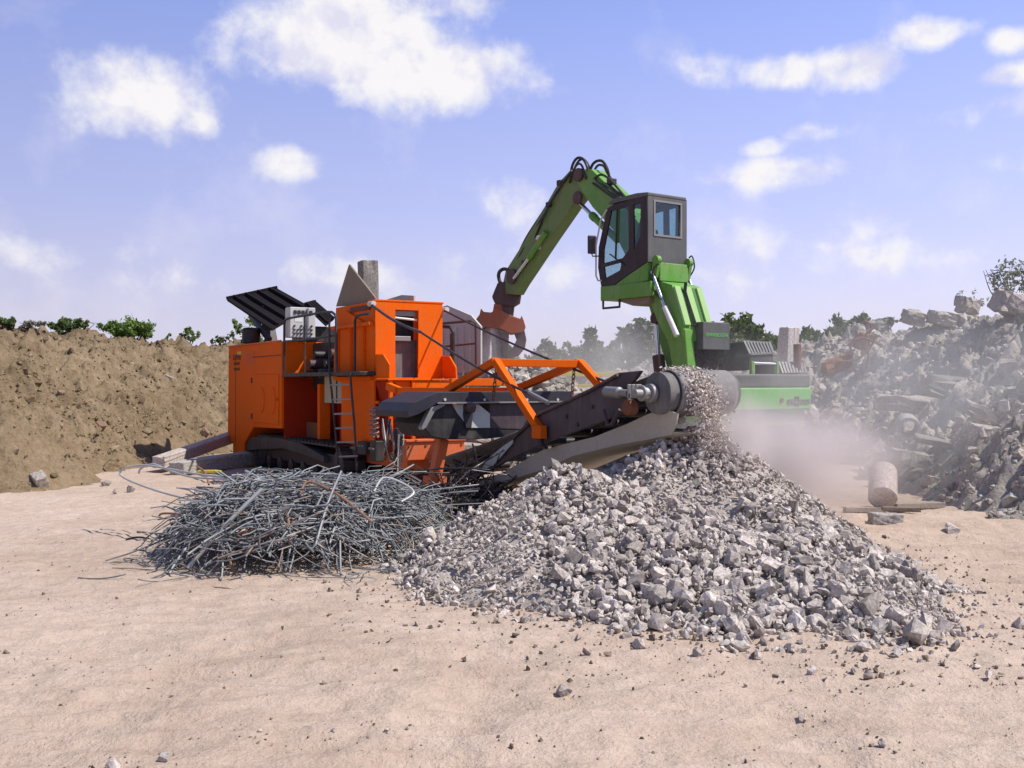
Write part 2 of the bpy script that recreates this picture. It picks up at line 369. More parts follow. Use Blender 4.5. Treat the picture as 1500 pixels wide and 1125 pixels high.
def build_sky():
    t = wd.node_tree; bg = t.nodes['Background']
    sky = t.nodes.new('ShaderNodeTexSky'); sky.sky_type = 'NISHITA'; sky.sun_disc = False
    sky.sun_elevation = SUN_EL; sky.sun_rotation = math.atan2(sd.x, sd.y); sky.altitude = 200
    sky.air_density = 1.0; sky.dust_density = 1.6; sky.ozone_density = 1.6
    STR = .13
    bg.inputs['Strength'].default_value = STR
    g = t.nodes.new('ShaderNodeTexCoord').outputs['Generated']
    nrm = t.nodes.new('ShaderNodeVectorMath'); nrm.operation = 'NORMALIZE'; t.links.new(g, nrm.inputs[0])
    sp = t.nodes.new('ShaderNodeSeparateXYZ'); t.links.new(nrm.outputs[0], sp.inputs[0])
    az = math_(t, 'ARCTAN2', sp.outputs[0], sp.outputs[1]); el = math_(t, 'ARCSINE', sp.outputs[2])
    # softened, slightly lavender sky: the air of a warm dusty day
    lav = ramp(t, math_(t, 'MULTIPLY', el, 1/ .55), [(0, (.76/STR, .70/STR, .82/STR)), (.3, (.50/STR, .54/STR, .90/STR)), (.62, (.315/STR, .405/STR, .86/STR)), (1, (.13/STR, .21/STR, .46/STR))]).outputs[0]
    base = mixc(t, .86, sky.outputs[0], lav)
    # the sun stands to the side: that half of the sky is paler
    side = math_(t, 'ADD', 1.0, math_(t, 'MULTIPLY', math_(t, 'SINE', az), .30))
    vm = t.nodes.new('ShaderNodeVectorMath'); vm.operation = 'SCALE'; t.links.new(base, vm.inputs[0]); t.links.new(side, vm.inputs['Scale']); base = vm.outputs[0]
    cv = t.nodes.new('ShaderNodeCombineXYZ'); t.links.new(az, cv.inputs[0]); t.links.new(el, cv.inputs[1])
    v = cv.outputs[0]
    w1 = noise(t, v, 10, 7, .58, .08); w2 = noise(t, v, 30, 5, .6)
    w = math_(t, 'ADD', math_(t, 'MULTIPLY', math_(t, 'SUBTRACT', w1, .5), 2.6), math_(t, 'MULTIPLY', math_(t, 'SUBTRACT', w2, .5), .8))
    def ang(px, py):
        return math.atan((px-750)/1500), math.atan2(562.5-py, math.hypot(1500, px-750))
    # every cloud: centre, half size (pixels of the photograph), how solid it is
    clouds = [(205, 140, 98, 58, 1.25), (285, 178, 36, 22, .9), (510, 62, 180, 68, 1.35), (640, 105, 130, 54, 1.3), (600, 5, 120, 30, .9), (430, 240, 48, 25, 1.05),
              (1150, 104, 66, 26, 1.15), (1245, 98, 72, 30, 1.1), (1050, 100, 50, 20, .5), (1370, 50, 50, 22, .95), (1475, 58, 28, 17, .8), (1480, 110, 45, 14, .8),
              (1440, 165, 95, 20, .62), (1120, 215, 38, 16, .7), (1140, 255, 88, 26, .95), (1180, 195, 44, 14, .55), (1220, 345, 80, 30, .50), (1330, 372, 130, 28, .48),
              (60, 365, 85, 26, .30), (300, 412, 90, 20, .32), (510, 400, 100, 26, .66), (770, 300, 85, 34, .42), (1060, 390, 90, 40, .48), (800, 400, 130, 36, .34),
              (-420, 120, 150, 60, 1.2), (1750, 200, 190, 70, 1.1), (2100, 60, 230, 90, 1.2), (-700, -50, 260, 100, 1.2)]
    field = None
    for px, py, rx, ry, amp in clouds:
        a, e = ang(px, py)
        m = t.nodes.new('ShaderNodeVectorMath'); m.operation = 'SUBTRACT'; t.links.new(v, m.inputs[0]); m.inputs[1].default_value = (a, e, 0)
        d = t.nodes.new('ShaderNodeVectorMath'); d.operation = 'MULTIPLY'; t.links.new(m.outputs[0], d.inputs[0]); d.inputs[1].default_value = (1500/rx, 1500/ry, 0)
        l = t.nodes.new('ShaderNodeVectorMath'); l.operation = 'LENGTH'; t.links.new(d.outputs[0], l.inputs[0])
        f = math_(t, 'MULTIPLY', math_(t, 'SUBTRACT', 1.25, l.outputs['Value']), amp)
        f = math_(t, 'MINIMUM', f, amp*.75)
        field = f if field is None else math_(t, 'MAXIMUM', field, f)
    dens = math_(t, 'ADD', field, w)
    mr = t.nodes.new('ShaderNodeMapRange'); mr.interpolation_type = 'SMOOTHSTEP'
    t.links.new(dens, mr.inputs[0]); mr.inputs[1].default_value = .0; mr.inputs[2].default_value = .92
    # thin veil of far cloud near the horizon
    veil = ramp(t, math_(t, 'ADD', w1, math_(t, 'MULTIPLY', el, -.55)), [(.40, (0, 0, 0)), (.62, (1, 1, 1))]).outputs[0]
    # lit heads, shaded undersides: the same field looked at a little towards the sun
    of = t.nodes.new('ShaderNodeVectorMath'); of.operation = 'ADD'; t.links.new(v, of.inputs[0]); of.inputs[1].default_value = (.012, .022, 0)
    w1s = noise(t, of.outputs[0], 10, 7, .58, .08)
    lit = math_(t, 'ADD', .52, math_(t, 'MULTIPLY', math_(t, 'SUBTRACT', w1, w1s), 3.2), True)
    wsh = ramp(t, lit, [(.18, (.70/STR, .69/STR, .82/STR)), (.60, (.88/STR, .86/STR, .86/STR))]).outputs[0]
    c = mixc(t, math_(t, 'MULTIPLY', veil, .28), base, (.80/STR, .76/STR, .85/STR))
    c = mixc(t, math_(t, 'MULTIPLY', mr.outputs[0], .96), c, wsh)
    t.links.new(c, bg.inputs['Color'])
build_sky()
S.view_settings.view_transform = 'Standard'; S.view_settings.look = 'None'; S.view_settings.exposure = .14; S.view_settings.gamma = 1
S.render.engine = 'CYCLES'
S.cycles.max_bounces = 8; S.cycles.transparent_max_bounces = 24; S.cycles.volume_bounces = 1; S.cycles.volume_max_steps = 64
S.cycles.use_denoising = True
S.cycles.caustics_reflective = False; S.cycles.caustics_refractive = False
# ================================================================ ground sheet
def axis_lines(lo, hi, step, far, ratio=1.18):
    a = list(np.arange(lo, hi+1e-6, step)); s = step; x = hi
    while x < far: s *= ratio; x += s; a.append(x)
    s = step; x = lo
    while x > -far: s *= ratio; x -= s; a.insert(0, x)
    return np.array(a)
def ground_h(x, y):
    near = 1-sstep(24, 40, np.hypot(x, y-9))
    h = .035*fbm(x*.35, y*.35, 3, 3) + .012*fbm(x*1.7, y*2.4, 3, 11)
    h = h + .012*fbm(x*6, y*8, 3, 21)
    tr = sstep(2.2, 4.0, x)*(1-sstep(13, 16, y))*sstep(6.5, 8.5, y)      # wheel churned strip beside the heap
    h = h + tr*.050*fbm(x*.8+y*.25, y*4.6, 3, 31)
    for cx, k, w in ((-2.6, .20, .26), (-.7, .20, .26), (1.3, .10, .24), (3.0, .10, .24)):                  # faint tyre tracks sweeping across the yard
        d = np.abs(x-(cx+k*(y-3)**1.25*.6)); lug = np.sin(y*30+np.sign(x-cx)*6*d)
        h = h + np.exp(-(d/w)**4)*(-.020+.011*lug)*sstep(-.5, .2, fbm(x*.5, y*.5, 2, 51))*(1-sstep(8, 9.5, y))
    lo = (1-sstep(6.5, 8, y))*.034*np.abs(fbm(x*1.1, y*3.1, 3, 41))
    return (h-lo)*near
gx = axis_lines(-8.5, 9, .045, 1500); gy = axis_lines(2.4, 17.5, .045, 2200)
GX, GY = np.meshgrid(gx, gy, indexing='ij')
go = link('ground', grid_mesh('ground', GX, GY, ground_h(GX, GY)), M['ground']); tag(go, 'dry pinkish brown dirt yard with churned wheel ruts and grit', kind='structure')
# ================================================================ earth bank and rubble bank
def bank(name, base, crest, slope, mat, seed, rough, label, depth=9, ns=300, nr=150, back=None):
    """base: polyline on the ground, crest heights at its points; rises to the side of base given by slope's sign"""
    base = np.array(base, float); seg = np.r_[0, np.cumsum(np.hypot(*np.diff(base, axis=0).T))]
    s = np.linspace(0, seg[-1], ns)
    k = 25
    bx = np.interp(s, seg, base[:, 0]); by = np.interp(s, seg, base[:, 1])
    ker = np.hanning(k); ker /= ker.sum()
    bx = np.convolve(np.pad(bx, k//2, 'reflect', reflect_type='odd'), ker, 'valid'); by = np.convolve(np.pad(by, k//2, 'reflect', reflect_type='odd'), ker, 'valid')
    ch = np.interp(s, seg, crest)
    tx, ty = np.gradient(bx), np.gradient(by); L = np.hypot(tx, ty); sg = np.sign(slope)
    nx, ny = -ty/L*sg, tx/L*sg
    r = np.linspace(-.6, depth, nr)
    Sg, Rg = np.meshgrid(s, r, indexing='ij')
    X = bx[:, None]+nx[:, None]*Rg; Y = by[:, None]+ny[:, None]*Rg
    cg = ch[:, None]*(1+.0*Rg)
    cn = cg+.22*fbm(Sg*.9, 0*Sg, 4, seed+9)
    gully = .30*fbm(Sg*.55, Rg*.12, 3, seed)+.16*fbm(Sg*1.7+Rg*.3, Rg*.35, 3, seed+5)
    z0 = (Rg+gully*1.2)*abs(slope)
    Z = -np.log(np.exp(-z0*2.6)+np.exp(-cn*2.6))/2.6
    fade = sstep(-.15, .7, z0)
    Z = Z+fade*rough*(.10*fbm(X*1.3, Y*1.3+Z, 4, seed+20)+.085*fbm(X*3.7+Z, Y*3.7, 4, seed+30)+.05*fbm(X*11, Y*11+Z*5, 3, seed+40))
    Z = np.where(Rg > depth-3, Z-(Rg-depth+3)*.55, Z)-.03
    o = link(name, grid_mesh(name, X, Y, Z), mat); tag(o, label, kind='structure')
    return X, Y, Z
EX, EY, EZ = bank('earth_bank', [(-19, 9.6), (-12, 13.4), (-8.3, 16.4), (-7.7, 18.6), (-7.75, 21.5), (-7.8, 26), (-6.5, 33), (-3, 38)], [4.2, 3.95, 3.6, 3.22, 3.05, 3.05, 3.2, 3.2], .74, M['earth'], 100, 1.9,
                  'steep brown bank of heaped earth behind the orange crusher', depth=11, ns=420, nr=210)
RX, RY, RZ = bank('rubble_bank', [(9.2, 8.0), (6.9, 12.2), (6.35, 15.2), (6.6, 18), (7.3, 22), (7.2, 27), (5.4, 33), (1, 38)], [4.9, 4.9, 4.6, 4.2, 3.65, 3.35, 3.1, 2.2], -.80, M['rubble_earth'], 300, 2.0,
                  'tall grey bank of demolition rubble beside the green excavator', depth=11, ns=420, nr=210)
# ================================================================ stones
def hull_shape(rng, n=16, sharp=.18, flat=1.0, rough=0):
    bm = bmesh.new()
    for _ in range(n):
        p = rng.normal(size=3); p /= np.linalg.norm(p); p = np.sign(p)*np.abs(p)**.75; p /= np.max(np.abs(p))**.5
        p *= 1-rng.random()*sharp; bm.verts.new((p[0], p[1], p[2]*flat))
    res = bmesh.ops.convex_hull(bm, input=bm.verts)
    bmesh.ops.delete(bm, geom=[g for g in res['geom_interior'] if isinstance(g, bmesh.types.BMVert)], context='VERTS')
    bmesh.ops.triangulate(bm, faces=bm.faces)
    bm.verts.index_update()
    if rough:
        bmesh.ops.subdivide_edges(bm, edges=bm.edges[:], cuts=1, use_grid_fill=True)
        for v in bm.verts: v.co += Vector(rng.normal(size=3))*rough
        bmesh.ops.triangulate(bm, faces=bm.faces[:]); bm.verts.index_update()
    V = np.array([v.co[:] for v in bm.verts]); F = np.array([[v.index for v in f.verts] for f in bm.faces]); bm.free()
    V -= V.mean(0); V /= np.abs(V).max()
    return V, F
SHAPES = [hull_shape(RNG, int(RNG.integers(10, 20)), .34, 1.0, .045) for _ in range(26)]
TINY = [hull_shape(RNG, 8, .2) for _ in range(8)]
def rotm(rng):
    q = rng.normal(size=4); q /= np.linalg.norm(q); w, x, y, z = q
    return np.array([[1-2*(y*y+z*z), 2*(x*y-z*w), 2*(x*z+y*w)], [2*(x*y+z*w), 1-2*(x*x+z*z), 2*(y*z-x*w)], [2*(x*z-y*w), 2*(y*z+x*w), 1-2*(x*x+y*y)]])
def stones_mesh(name, pos, rad, rng, shapes=None, extra=None):
    shapes = shapes or SHAPES; VV, FF = [], []; b = 0
    if extra is not None: VV.append(extra[0]); FF.append(extra[1]); b = len(extra[0])
    for p, r in zip(pos, rad):
        V, F = shapes[int(rng.integers(len(shapes)))]
        sc = np.array([1, .62+rng.random()*.38, .48+rng.random()*.4])*r
        VV.append((V*sc) @ rotm(rng).T+p); FF.append(F+b); b += len(V)
    return arrays_mesh(name, np.concatenate(VV), np.concatenate(FF))
STONE_ME = []
for V, F in SHAPES:
    for k in range(2):
        sc = np.array([1, .62+RNG.random()*.38, .5+RNG.random()*.38])
        me = arrays_mesh('stone', V*sc, F); me.materials.append(M['stone']); STONE_ME.append(me)
def stone_obj(name, p, r, rng, me=None, mat=None, rot=None, sc=None):
    me = me or STONE_ME[int(rng.integers(len(STONE_ME)))]
    if mat is not None:
        me = me.copy(); me.materials.clear(); me.materials.append(mat)
    o = bpy.data.objects.new(name, me); COL.objects.link(o)
    o.location = p; o.scale = sc if sc is not None else (r, r, r)
    o.rotation_euler = rot if rot is not None else Matrix(rotm(rng).tolist()).to_euler()
    return o
# ---- the heap of crushed concrete
CONES = [(1.95, 11.1, 1.36, .66), (.62, 10.15, 1.08, .66), (1.75, 9.3, .62, .46), (2.4, 8.95, .40, .40), (.25, 9.5, .60, .52), (2.25, 10.0, .80, .62), (1.45, 8.75, .38, .38), (-.25, 10.0, .40, .50), (2.75, 9.3, .34, .50), (2.35, 8.3, .15, .24), (2.7, 8.6, .13, .26), (2.6, 8.1, .07, .20), (1.2, 8.2, .14, .26), (.75, 9.2, .62, .48)]
def heap_h(x, y):
    wx = x+.18*fbm(x*1.4, y*1.4, 3, 501); wy = y+.18*fbm(x*1.4+9, y*1.4, 3, 511)
    acc = 0; k = 9.0
    for cx, cy, h, sl in CONES:
        d = np.sqrt((wx-cx)**2+(wy-cy)**2+.01)
        acc = acc+np.exp(k*(h-d*sl))
    return np.log(acc+1e-9)/k-.03+.05*fbm(x*2.6, y*2.6, 3, 521)
def build_heap():
    rng = np.random.default_rng(21)
    hx, hy = np.meshgrid(np.arange(-1.8, 4.8, .07), np.arange(6.6, 13.8, .07), indexing='ij')
    hz = np.maximum(heap_h(hx, hy)-.05, -.25)
    n, m = hx.shape; i = np.arange(n*m).reshape(n, m)
    Q = np.stack([i[:-1, :-1], i[1:, :-1], i[1:, 1:], i[:-1, 1:]], -1).reshape(-1, 4)
    Vc = np.stack([hx, hy, hz], -1).reshape(-1, 3)
    keep = (Vc[Q][:, :, 2].max(1) > -.08); Q = Q[keep]
    core = (Vc, np.concatenate([Q[:, [0, 1, 2]], Q[:, [0, 2, 3]]]))
    N = 60000
    x = rng.uniform(-1.9, 4.9, N); y = rng.uniform(6.4, 13.2, N); h = heap_h(x, y)
    edge = h+.13
    p = np.where(h > 0, 1.0, np.clip(edge/.13, 0, 1)**2*.55)
    ok = rng.random(N) < p*.50
    x, y, h = x[ok], y[ok], h[ok]
    fine = sstep(.15, .55, fbm(x*1.3, y*1.1, 3, 531))*.45
    r = np.clip((1-fine)*rng.lognormal(math.log(.030), .46, len(x)), .012, .088)
    toe = np.exp(-np.maximum(h, 0)/.25); r = r*(1+.28*toe*rng.random(len(x)))
    z = np.maximum(h, ground_h(x, y))+r*rng.uniform(-.1, .75, len(x))
    pos = np.stack([x, y, z], 1)
    # the outline towards the camera, largest first, become stones of their own
    gz = 0
    front = (y < 12.0)
    score = np.where(front, r/y*(.6+.4*rng.random(len(x)))*np.where(z > h+.2*r, 1.0, .55), 0)
    order = np.argsort(-score); top = order[:296]; rest = order[296:]
    for j in top:
        o = stone_obj('concrete_stone', pos[j], r[j]*1.04, rng)
        tag(o, 'jagged grey lump of broken concrete lying in the crushed rubble heap', 'stone', 'concrete lumps of the crushed rubble heap')
    me = stones_mesh('rubble', pos[rest], r[rest], rng, extra=core)
    tag(link('rubble', me, M['stone']), 'crushed grey concrete rubble heaped under the conveyor head', kind='stuff')
build_heap()
# ---- a few stones of the heap that stand out, and loose stones on the dirt
LOOSE = [  # px, py of the foot, radius px, label
 (923, 868, 17, 'smooth pale oblong stone low on the rubble heap, lighter than its neighbours', 'palepipe'),
 (985, 805, 14, 'pale rounded oblong stone half way up the rubble heap', 'palepipe'),
 (825, 1016, 12, 'lone pointed grey stone on bare dirt in front of the rubble heap', None),
 (1190, 985, 14, 'rounded brown grey stone on dirt, the largest of the loose trio before the heap', None),
 (1250, 982, 11, 'small rough stone on dirt beside a flatter greenish one', None),
 (1271, 992, 13, 'flat greenish grey stone on dirt below a small rough one', None),
 (1268, 966, 9, 'small dark stone on dirt just above a small rough one', None),
 (1448, 992, 12, 'dark blocky stone with grit around it, alone on the churned dirt', None),
 (1430, 978, 7, 'little pale stone just behind a dark blocky stone on dirt', None),
 (1292, 1090, 9, 'whitish chip of stone lowest on the dirt beyond the rubble heap', None),
 (1174, 1043, 7, 'tiny white pebble on open dirt below the loose stone trio', None),
 (1492, 915, 12, 'purplish grey stone at the edge of the photograph on churned dirt', None),
 (1394, 778, 13, 'dark wedge shaped stone on dirt in front of the rubble bank', None),
 (1022, 960, 10, 'flat grey stone lying apart below the toe of the rubble heap', None),
 (902, 928, 12, 'squarish grey stone just off the toe of the rubble heap', None),
 (935, 945, 13, 'grey stone with a pale top among the scatter off the heap toe', None),
 (710, 884, 11, 'pale squarish stone apart from the heap beside the wire pile', None),
 (242, 1112, 12, 'upright grey stone standing in crumbled dirt nearest the lower edge', None),
 (165, 1120, 12, 'pale flat stone in crumbled dirt beside an upright one', None),
 (380, 1070, 5, 'tiny bluish pebble alone on the bare dirt', None),
 (488, 1068, 5, 'tiny brown pebble alone on the bare dirt', None),
 (566, 1066, 5, 'tiny pale pebble alone on the bare dirt', None),
 (155, 712, 9, 'grey stone on the dirt at the foot of the earth bank, beside a darker one', None),
 (190, 722, 8, 'darker stone on the dirt at the foot of the earth bank', None),
 (168, 725, 6, 'small flat stone between two others at the foot of the earth bank', None),
 (1305, 838, 14, 'grey lump lying clear of the heap on the dirt towards the concrete tube', None),
 (1322, 820, 9, 'small lump lying clear of the heap, farther than its neighbour', None),
]
rngl = np.random.default_rng(5)
for px, py, rp, lab, mt in LOOSE:
    if mt:
        Y = 9.3 if py > 850 else 9.75
        p = at(px, py-rp*.5, Y); p.z = float(heap_h(p.x, p.y))+.06; r = rp*Y/1500
        o = stone_obj('stone', p, r, rngl, mat=M[mt], rot=(.5, .2, .5) if py > 850 else (.4, 1.2, .3), sc=(r*1.5, r*.9, r*.8) if py > 850 else (r*.8, r*.8, r*1.7))
    else:
        Y = 1500*CAMZ/(py-562.5); p = at(px, py, Y); r = rp*Y/1500; p.z = float(ground_h(p.x, p.y))+r*.45
        o = stone_obj('stone', p, r, rngl)
    tag(o, lab, 'stone')
def build_grit():
    rng = np.random.default_rng(8); P, Rr = [], []
    n = 2800
    y = 3.6+10.5*rng.random(n)**1.25; x = (rng.random(n)*2-1)*(.56*y)+.3
    c = fbm(x*.9, y*1.6, 3, 77); ok = rng.random(n) < np.clip(.42+c*.9, .04, 1)
    x, y = x[ok], y[ok]; r = np.clip(rng.lognormal(math.log(.0064), .6, len(x)), .003, .030)
    P.append(np.stack([x, y, ground_h(x, y)+r*.35], 1)); Rr.append(r)
    # crumbs gathered off the toe of the heap and round the loose stones
    n = 9000; x = rng.uniform(-1.8, 5, n); y = rng.uniform(6.0, 12.6, n); h = heap_h(x, y)
    ok = rng.random(n) < np.where(h > -.02, 0, np.exp((h+.02)/.17)*.75); x, y = x[ok], y[ok]
    r = np.clip(rng.lognormal(math.log(.013), .5, len(x)), .004, .035); P.append(np.stack([x, y, ground_h(x, y)+r*.35], 1)); Rr.append(r)
    for px, py, rp, lab, mt in LOOSE:
        if mt or py < 800: continue
        Y = 1500*CAMZ/(py-562.5); X = (px-750)*Y/1500; k = 14
        xx = X+rng.normal(size=k)*.11; yy = Y+rng.normal(size=k)*.16; r = rng.uniform(.004, .014, k)
        P.append(np.stack([xx, yy, ground_h(xx, yy)+r*.35], 1)); Rr.append(r)
    me = stones_mesh('gravel', np.concatenate(P), np.concatenate(Rr), rng, TINY)
    tag(link('gravel', me, M['grit']), 'fine grit and crumbs scattered over the dry dirt', kind='stuff')
build_grit()
# ---- clods on the earth bank, debris on the rubble bank
def surf_sample(X, Y, Z, n, rng, lo=.03, hi=5, rmin=.0, rmax=.62):
    a, b = X.shape
    i = rng.uniform(0, a-1.001, n); j = rng.uniform(0, (b-1)*rmax, n)
    i0, j0 = i.astype(int), j.astype(int); u, v = i-i0, j-j0
    f = lambda A: (A[i0, j0]*(1-u)+A[i0+1, j0]*u)*(1-v)+(A[i0, j0+1]*(1-u)+A[i0+1, j0+1]*u)*v
    return np.stack([f(X), f(Y), f(Z)], 1)
def build_scatter():
    rng = np.random.default_rng(31)
    p = surf_sample(EX, EY, EZ, 34000, rng); p = p[(p[:, 2] > .0)]
    keep = rng.random(len(p)) < np.clip(.55+.9*fbm(p[:, 0]*.9, p[:, 1]*.9+p[:, 2], 3, 61), .06, 1); p = p[keep]
    r = np.clip(rng.lognormal(math.log(.027), .62, len(p)), .010, .14); r *= 1+.5*np.exp(-p[:, 2]/.5)
    tag(link('earth_clods', stones_mesh('earth_clods', p, r, rng), M['clod']), 'crumbled clods and pebbles strewn over the earth bank', kind='stuff')
    p = surf_sample(RX, RY, RZ, 26000, rng); p = p[(p[:, 2] > .0)]
    r = np.clip(rng.lognormal(math.log(.034), .62, len(p)), .012, .15)
    tag(link('rubble_debris', stones_mesh('rubble_debris', p, r, rng), M['stone_far']), 'broken bits of masonry strewn over the grey rubble bank', kind='stuff')
    # boulders and slabs one can count
    FARM = []
    for me in STONE_ME:
        q = me.copy(); q.materials.clear(); q.materials.append(M['stone_far']); FARM.append(q)
    p = surf_sample(RX, RY, RZ, 1500, rng, rmax=.60)
    px = 750+1500*p[:, 0]/p[:, 1]; vis = (px < 1540) & (px > 1120) & (p[:, 1] > 11) & (p[:, 2] > .15); p = p[vis][:150]
    for q in p:
        r = float(np.clip(rng.lognormal(math.log(.155), .38), .09, .36))
        o = stone_obj('boulder', q+np.array([0, 0, r*.15]), r, rng, me=FARM[int(rng.integers(len(FARM)))])
        tag(o, 'dusty grey chunk of masonry stuck in the rubble bank', 'boulder', 'masonry chunks of the rubble bank')
build_scatter()
# ---- singled-out pieces of both banks
def hit(px, py, X, Y, Z):
    """the point of a bank's surface that shows at this pixel (its nearest one)"""
    u = 750+1500*X/Y; v = 562.5-1500*(Z-CAMZ)/Y
    d = (u-px)**2+(v-py)**2; d = np.where(Y < 5, 1e9, d)+ (Y*0.15)
    i = int(np.argmin(d)); return Vector((float(X.flat[i]), float(Y.flat[i]), float(Z.flat[i])))
def block(name, p, dims, rot, mat, label, cat, jag=.06, group=None, seed=0, cuts=3):
    """broken block: a cut box whose faces and edges are roughened"""
    bm = bmesh.new(); bmesh.ops.create_cube(bm, size=1); bmesh.ops.subdivide_edges(bm, edges=bm.edges, cuts=cuts, use_grid_fill=True)
    rng = np.random.default_rng(seed)
    for v in bm.verts:
        k = sum(abs(abs(c)-.5) < 1e-4 for c in v.co)
        a = jag*(1.0 if k == 1 else 1.9)
        v.co = Vector([c*d for c, d in zip(v.co, dims)])-Vector([math.copysign(abs(rng.normal())*a*min(dims)*.55, c) for c in v.co])
    me = bpy.data.meshes.new(name); bm.to_mesh(me); bm.free()
    o = link(name, me, mat); o.location = p; o.rotation_euler = rot
    m = o.modifiers.new('edge', 'BEVEL'); m.width = min(dims)*.04; m.segments = 1; m.limit_method = 'ANGLE'; m.angle_limit = R(40)
    return tag(o, label, cat, group)
for k, (px, py, s, mt, lab, cat) in enumerate([
    (246, 556, (.26, .12, .13), 'palepipe', 'whitish brick high on the slope of the earth bank', 'brick'),
    (92, 580, (.24, .2, .18), 'brick', 'brownish stone with a dark underside half way up the earth bank', 'stone'),
    (147, 628, (.22, .2, .2), 'brick', 'reddish stone low on the earth bank near the crusher', 'stone'),
    (298, 636, (.26, .22, .24), 'brick', 'reddish stone on the earth bank close to the concrete beams', 'stone'),
    (58, 708, (.30, .24, .22), 'stone', 'pale round stone at the foot of the earth bank', 'stone'),
    (320, 523, (.1, .06, .26), 'palepipe', 'slim pale splinter near the top of the earth bank beside the crusher', 'stone'),
    (166, 690, (.42, .3, .24), 'clod', 'dark clod of earth at the foot of the bank near the concrete beams', 'clod')]):
    p = hit(px, py, EX, EY, EZ); block('brick' if cat == 'brick' else ('clod' if cat == 'clod' else 'stone'), p+Vector((0, 0, .03)), s, (.3*k, .4-.2*k, .6*k), M[mt], lab, cat, seed=k)
for k, (px, py, s, rot, mt, lab, cat) in enumerate([
    (1415, 440, (.62, .5, .5), (.1, .15, .4), 'stone_far', 'squarish boulder perched on the crest of the rubble bank', 'boulder'),
    (1480, 458, (.7, .6, .55), (.1, .3, .2), 'palepipe', 'bright pale block on the crest of the rubble bank by the dry bush', 'block'),
    (1337, 462, (.6, .5, .42), (.3, .1, .2), 'stone_far', 'rounded mossy boulder on the crest of the rubble bank', 'boulder'),
    (1385, 475, (.7, .6, .42), (.1, .15, .2), 'stone_far', 'low dusty slab under the perched boulder on the rubble bank', 'slab'),
    (1292, 480, (.6, .5, .3), (.1, -.25, .5), 'slab', 'flat slab near the crest of the rubble bank above the rusty tangle', 'slab'),
    (1248, 640, (.5, .3, .62), (.3, .5, .5), 'palepipe', 'tilted pale concrete panel low on the bank beside the broken pipe ring', 'slab'),
    (1440, 610, (.9, .5, .25), (.3, .35, .4), 'slab', 'wide grey plate leaning half way up the rubble bank', 'slab'),
    (1420, 585, (1.9, .6, .5), (.05, .12, .1), 'slab', 'long buried concrete beam across the rubble bank', 'beam'),
    (1340, 600, (1.6, .5, .4), (.05, .06, -.1), 'stone_far', 'dust grey beam end on the bank above the broken pipe ring', 'beam'),
    (1455, 668, (.6, .6, .6), (.1, .1, .7), 'stone_far', 'big dusty boulder at the foot of the rubble bank', 'boulder'),
    (1335, 690, (.75, .6, .5), (.1, .1, .3), 'slab', 'rounded concrete stump just behind the upright concrete tube', 'stump'),
    (1380, 650, (.8, .3, .12), (.2, .2, -.2), 'slab', 'thin splintered slab beside the broken pipe ring', 'slab'),
    (1335, 505, (.5, .4, .35), (.2, .4, .1), 'stone', 'pinkish grey block on the slope beside the rusty tangle', 'block')]):
    p = hit(px, py, RX, RY, RZ); block(cat, p+Vector((-.2, -.3, s[2]*.35)), s, rot, M[mt], lab, cat, seed=40+k, jag=.12)
# broken pipe ring on the bank
p = hit(1333, 640, RX, RY, RZ); mb = MB()
def ring(mb, c, ax, ro, ri, ln, n=26, a0=0, a1=2*math.pi):
    c = Vector(c); ax = Vector(ax).normalized(); u = ax.orthogonal().normalized(); w = ax.cross(u); v = []; f = []
    for k in range(n+1):
        a = a0+(a1-a0)*k/n; d = u*math.cos(a)+w*math.sin(a)
        v += [c+d*ro, c+d*ri, c+d*ri+ax*ln, c+d*ro+ax*ln]
    for k in range(n):
        for j in range(4): f.append((4*k+j, 4*k+(j+1) % 4, 4*k+4+(j+1) % 4, 4*k+4+j))
    mb.add(v, f+[(0, 1, 2, 3), (4*n+3, 4*n+2, 4*n+1, 4*n)])
ring(mb, p+Vector((-.40, -.95, .20)), (.34, 1, .06), .215, .150, 1.0)
tag(mb.build('pipe_ring', M['slab'], bevel=.01), 'open end of a broken concrete pipe sticking out of the rubble bank', 'pipe')
# pale concrete tube leaning on the dirt before the bank, blocks and planks round it
mb = MB(); b0 = at(1291, 748, 14.3); b0.z = .10; ax = Vector((.30, .80, .58)).normalized()
mb.lathe(b0+Vector((0, -.05, .10)), ax, [(0, .17), (.02, .195), (.52, .195), (.60, .19), (.63, .16)], 28)
tag(mb.build('concrete_tube', M['palepipe'], smooth=True), 'pale pinkish concrete tube tilted up on planks before the rubble bank', 'tube')
mb = MB(); mb.lathe(b0+ax*.08+Vector((0, -.05, .10))-ax*.1, ax, [(0, .12), (.012, .12)], 20)
for k, (px, py, Y, s, rz, lab) in enumerate([(1265, 752, 14.2, (.55, .12, .07), .1, 'grey plank on the dirt under the near end of the pale tube'), (1345, 746, 14.5, (.85, .14, .08), .35, 'weathered plank slanting away beside the pale tube'), (1320, 757, 13.9, (.5, .1, .06), -.1, 'short plank lying across the dirt beside the pale tube')]):
    p = at(px, py, Y); p.z = .06+.02*k; block('plank', p, s, (0, .02, rz), M['wood'], lab, 'plank', jag=.03, seed=80+k)
p = at(1297, 770, 13.2); p.z = .06; block('concrete_block', p, (.42, .2, .16), (0, .05, .05), M['slab'], 'low grey block on the dirt just in front of the pale tube', 'block', seed=90)
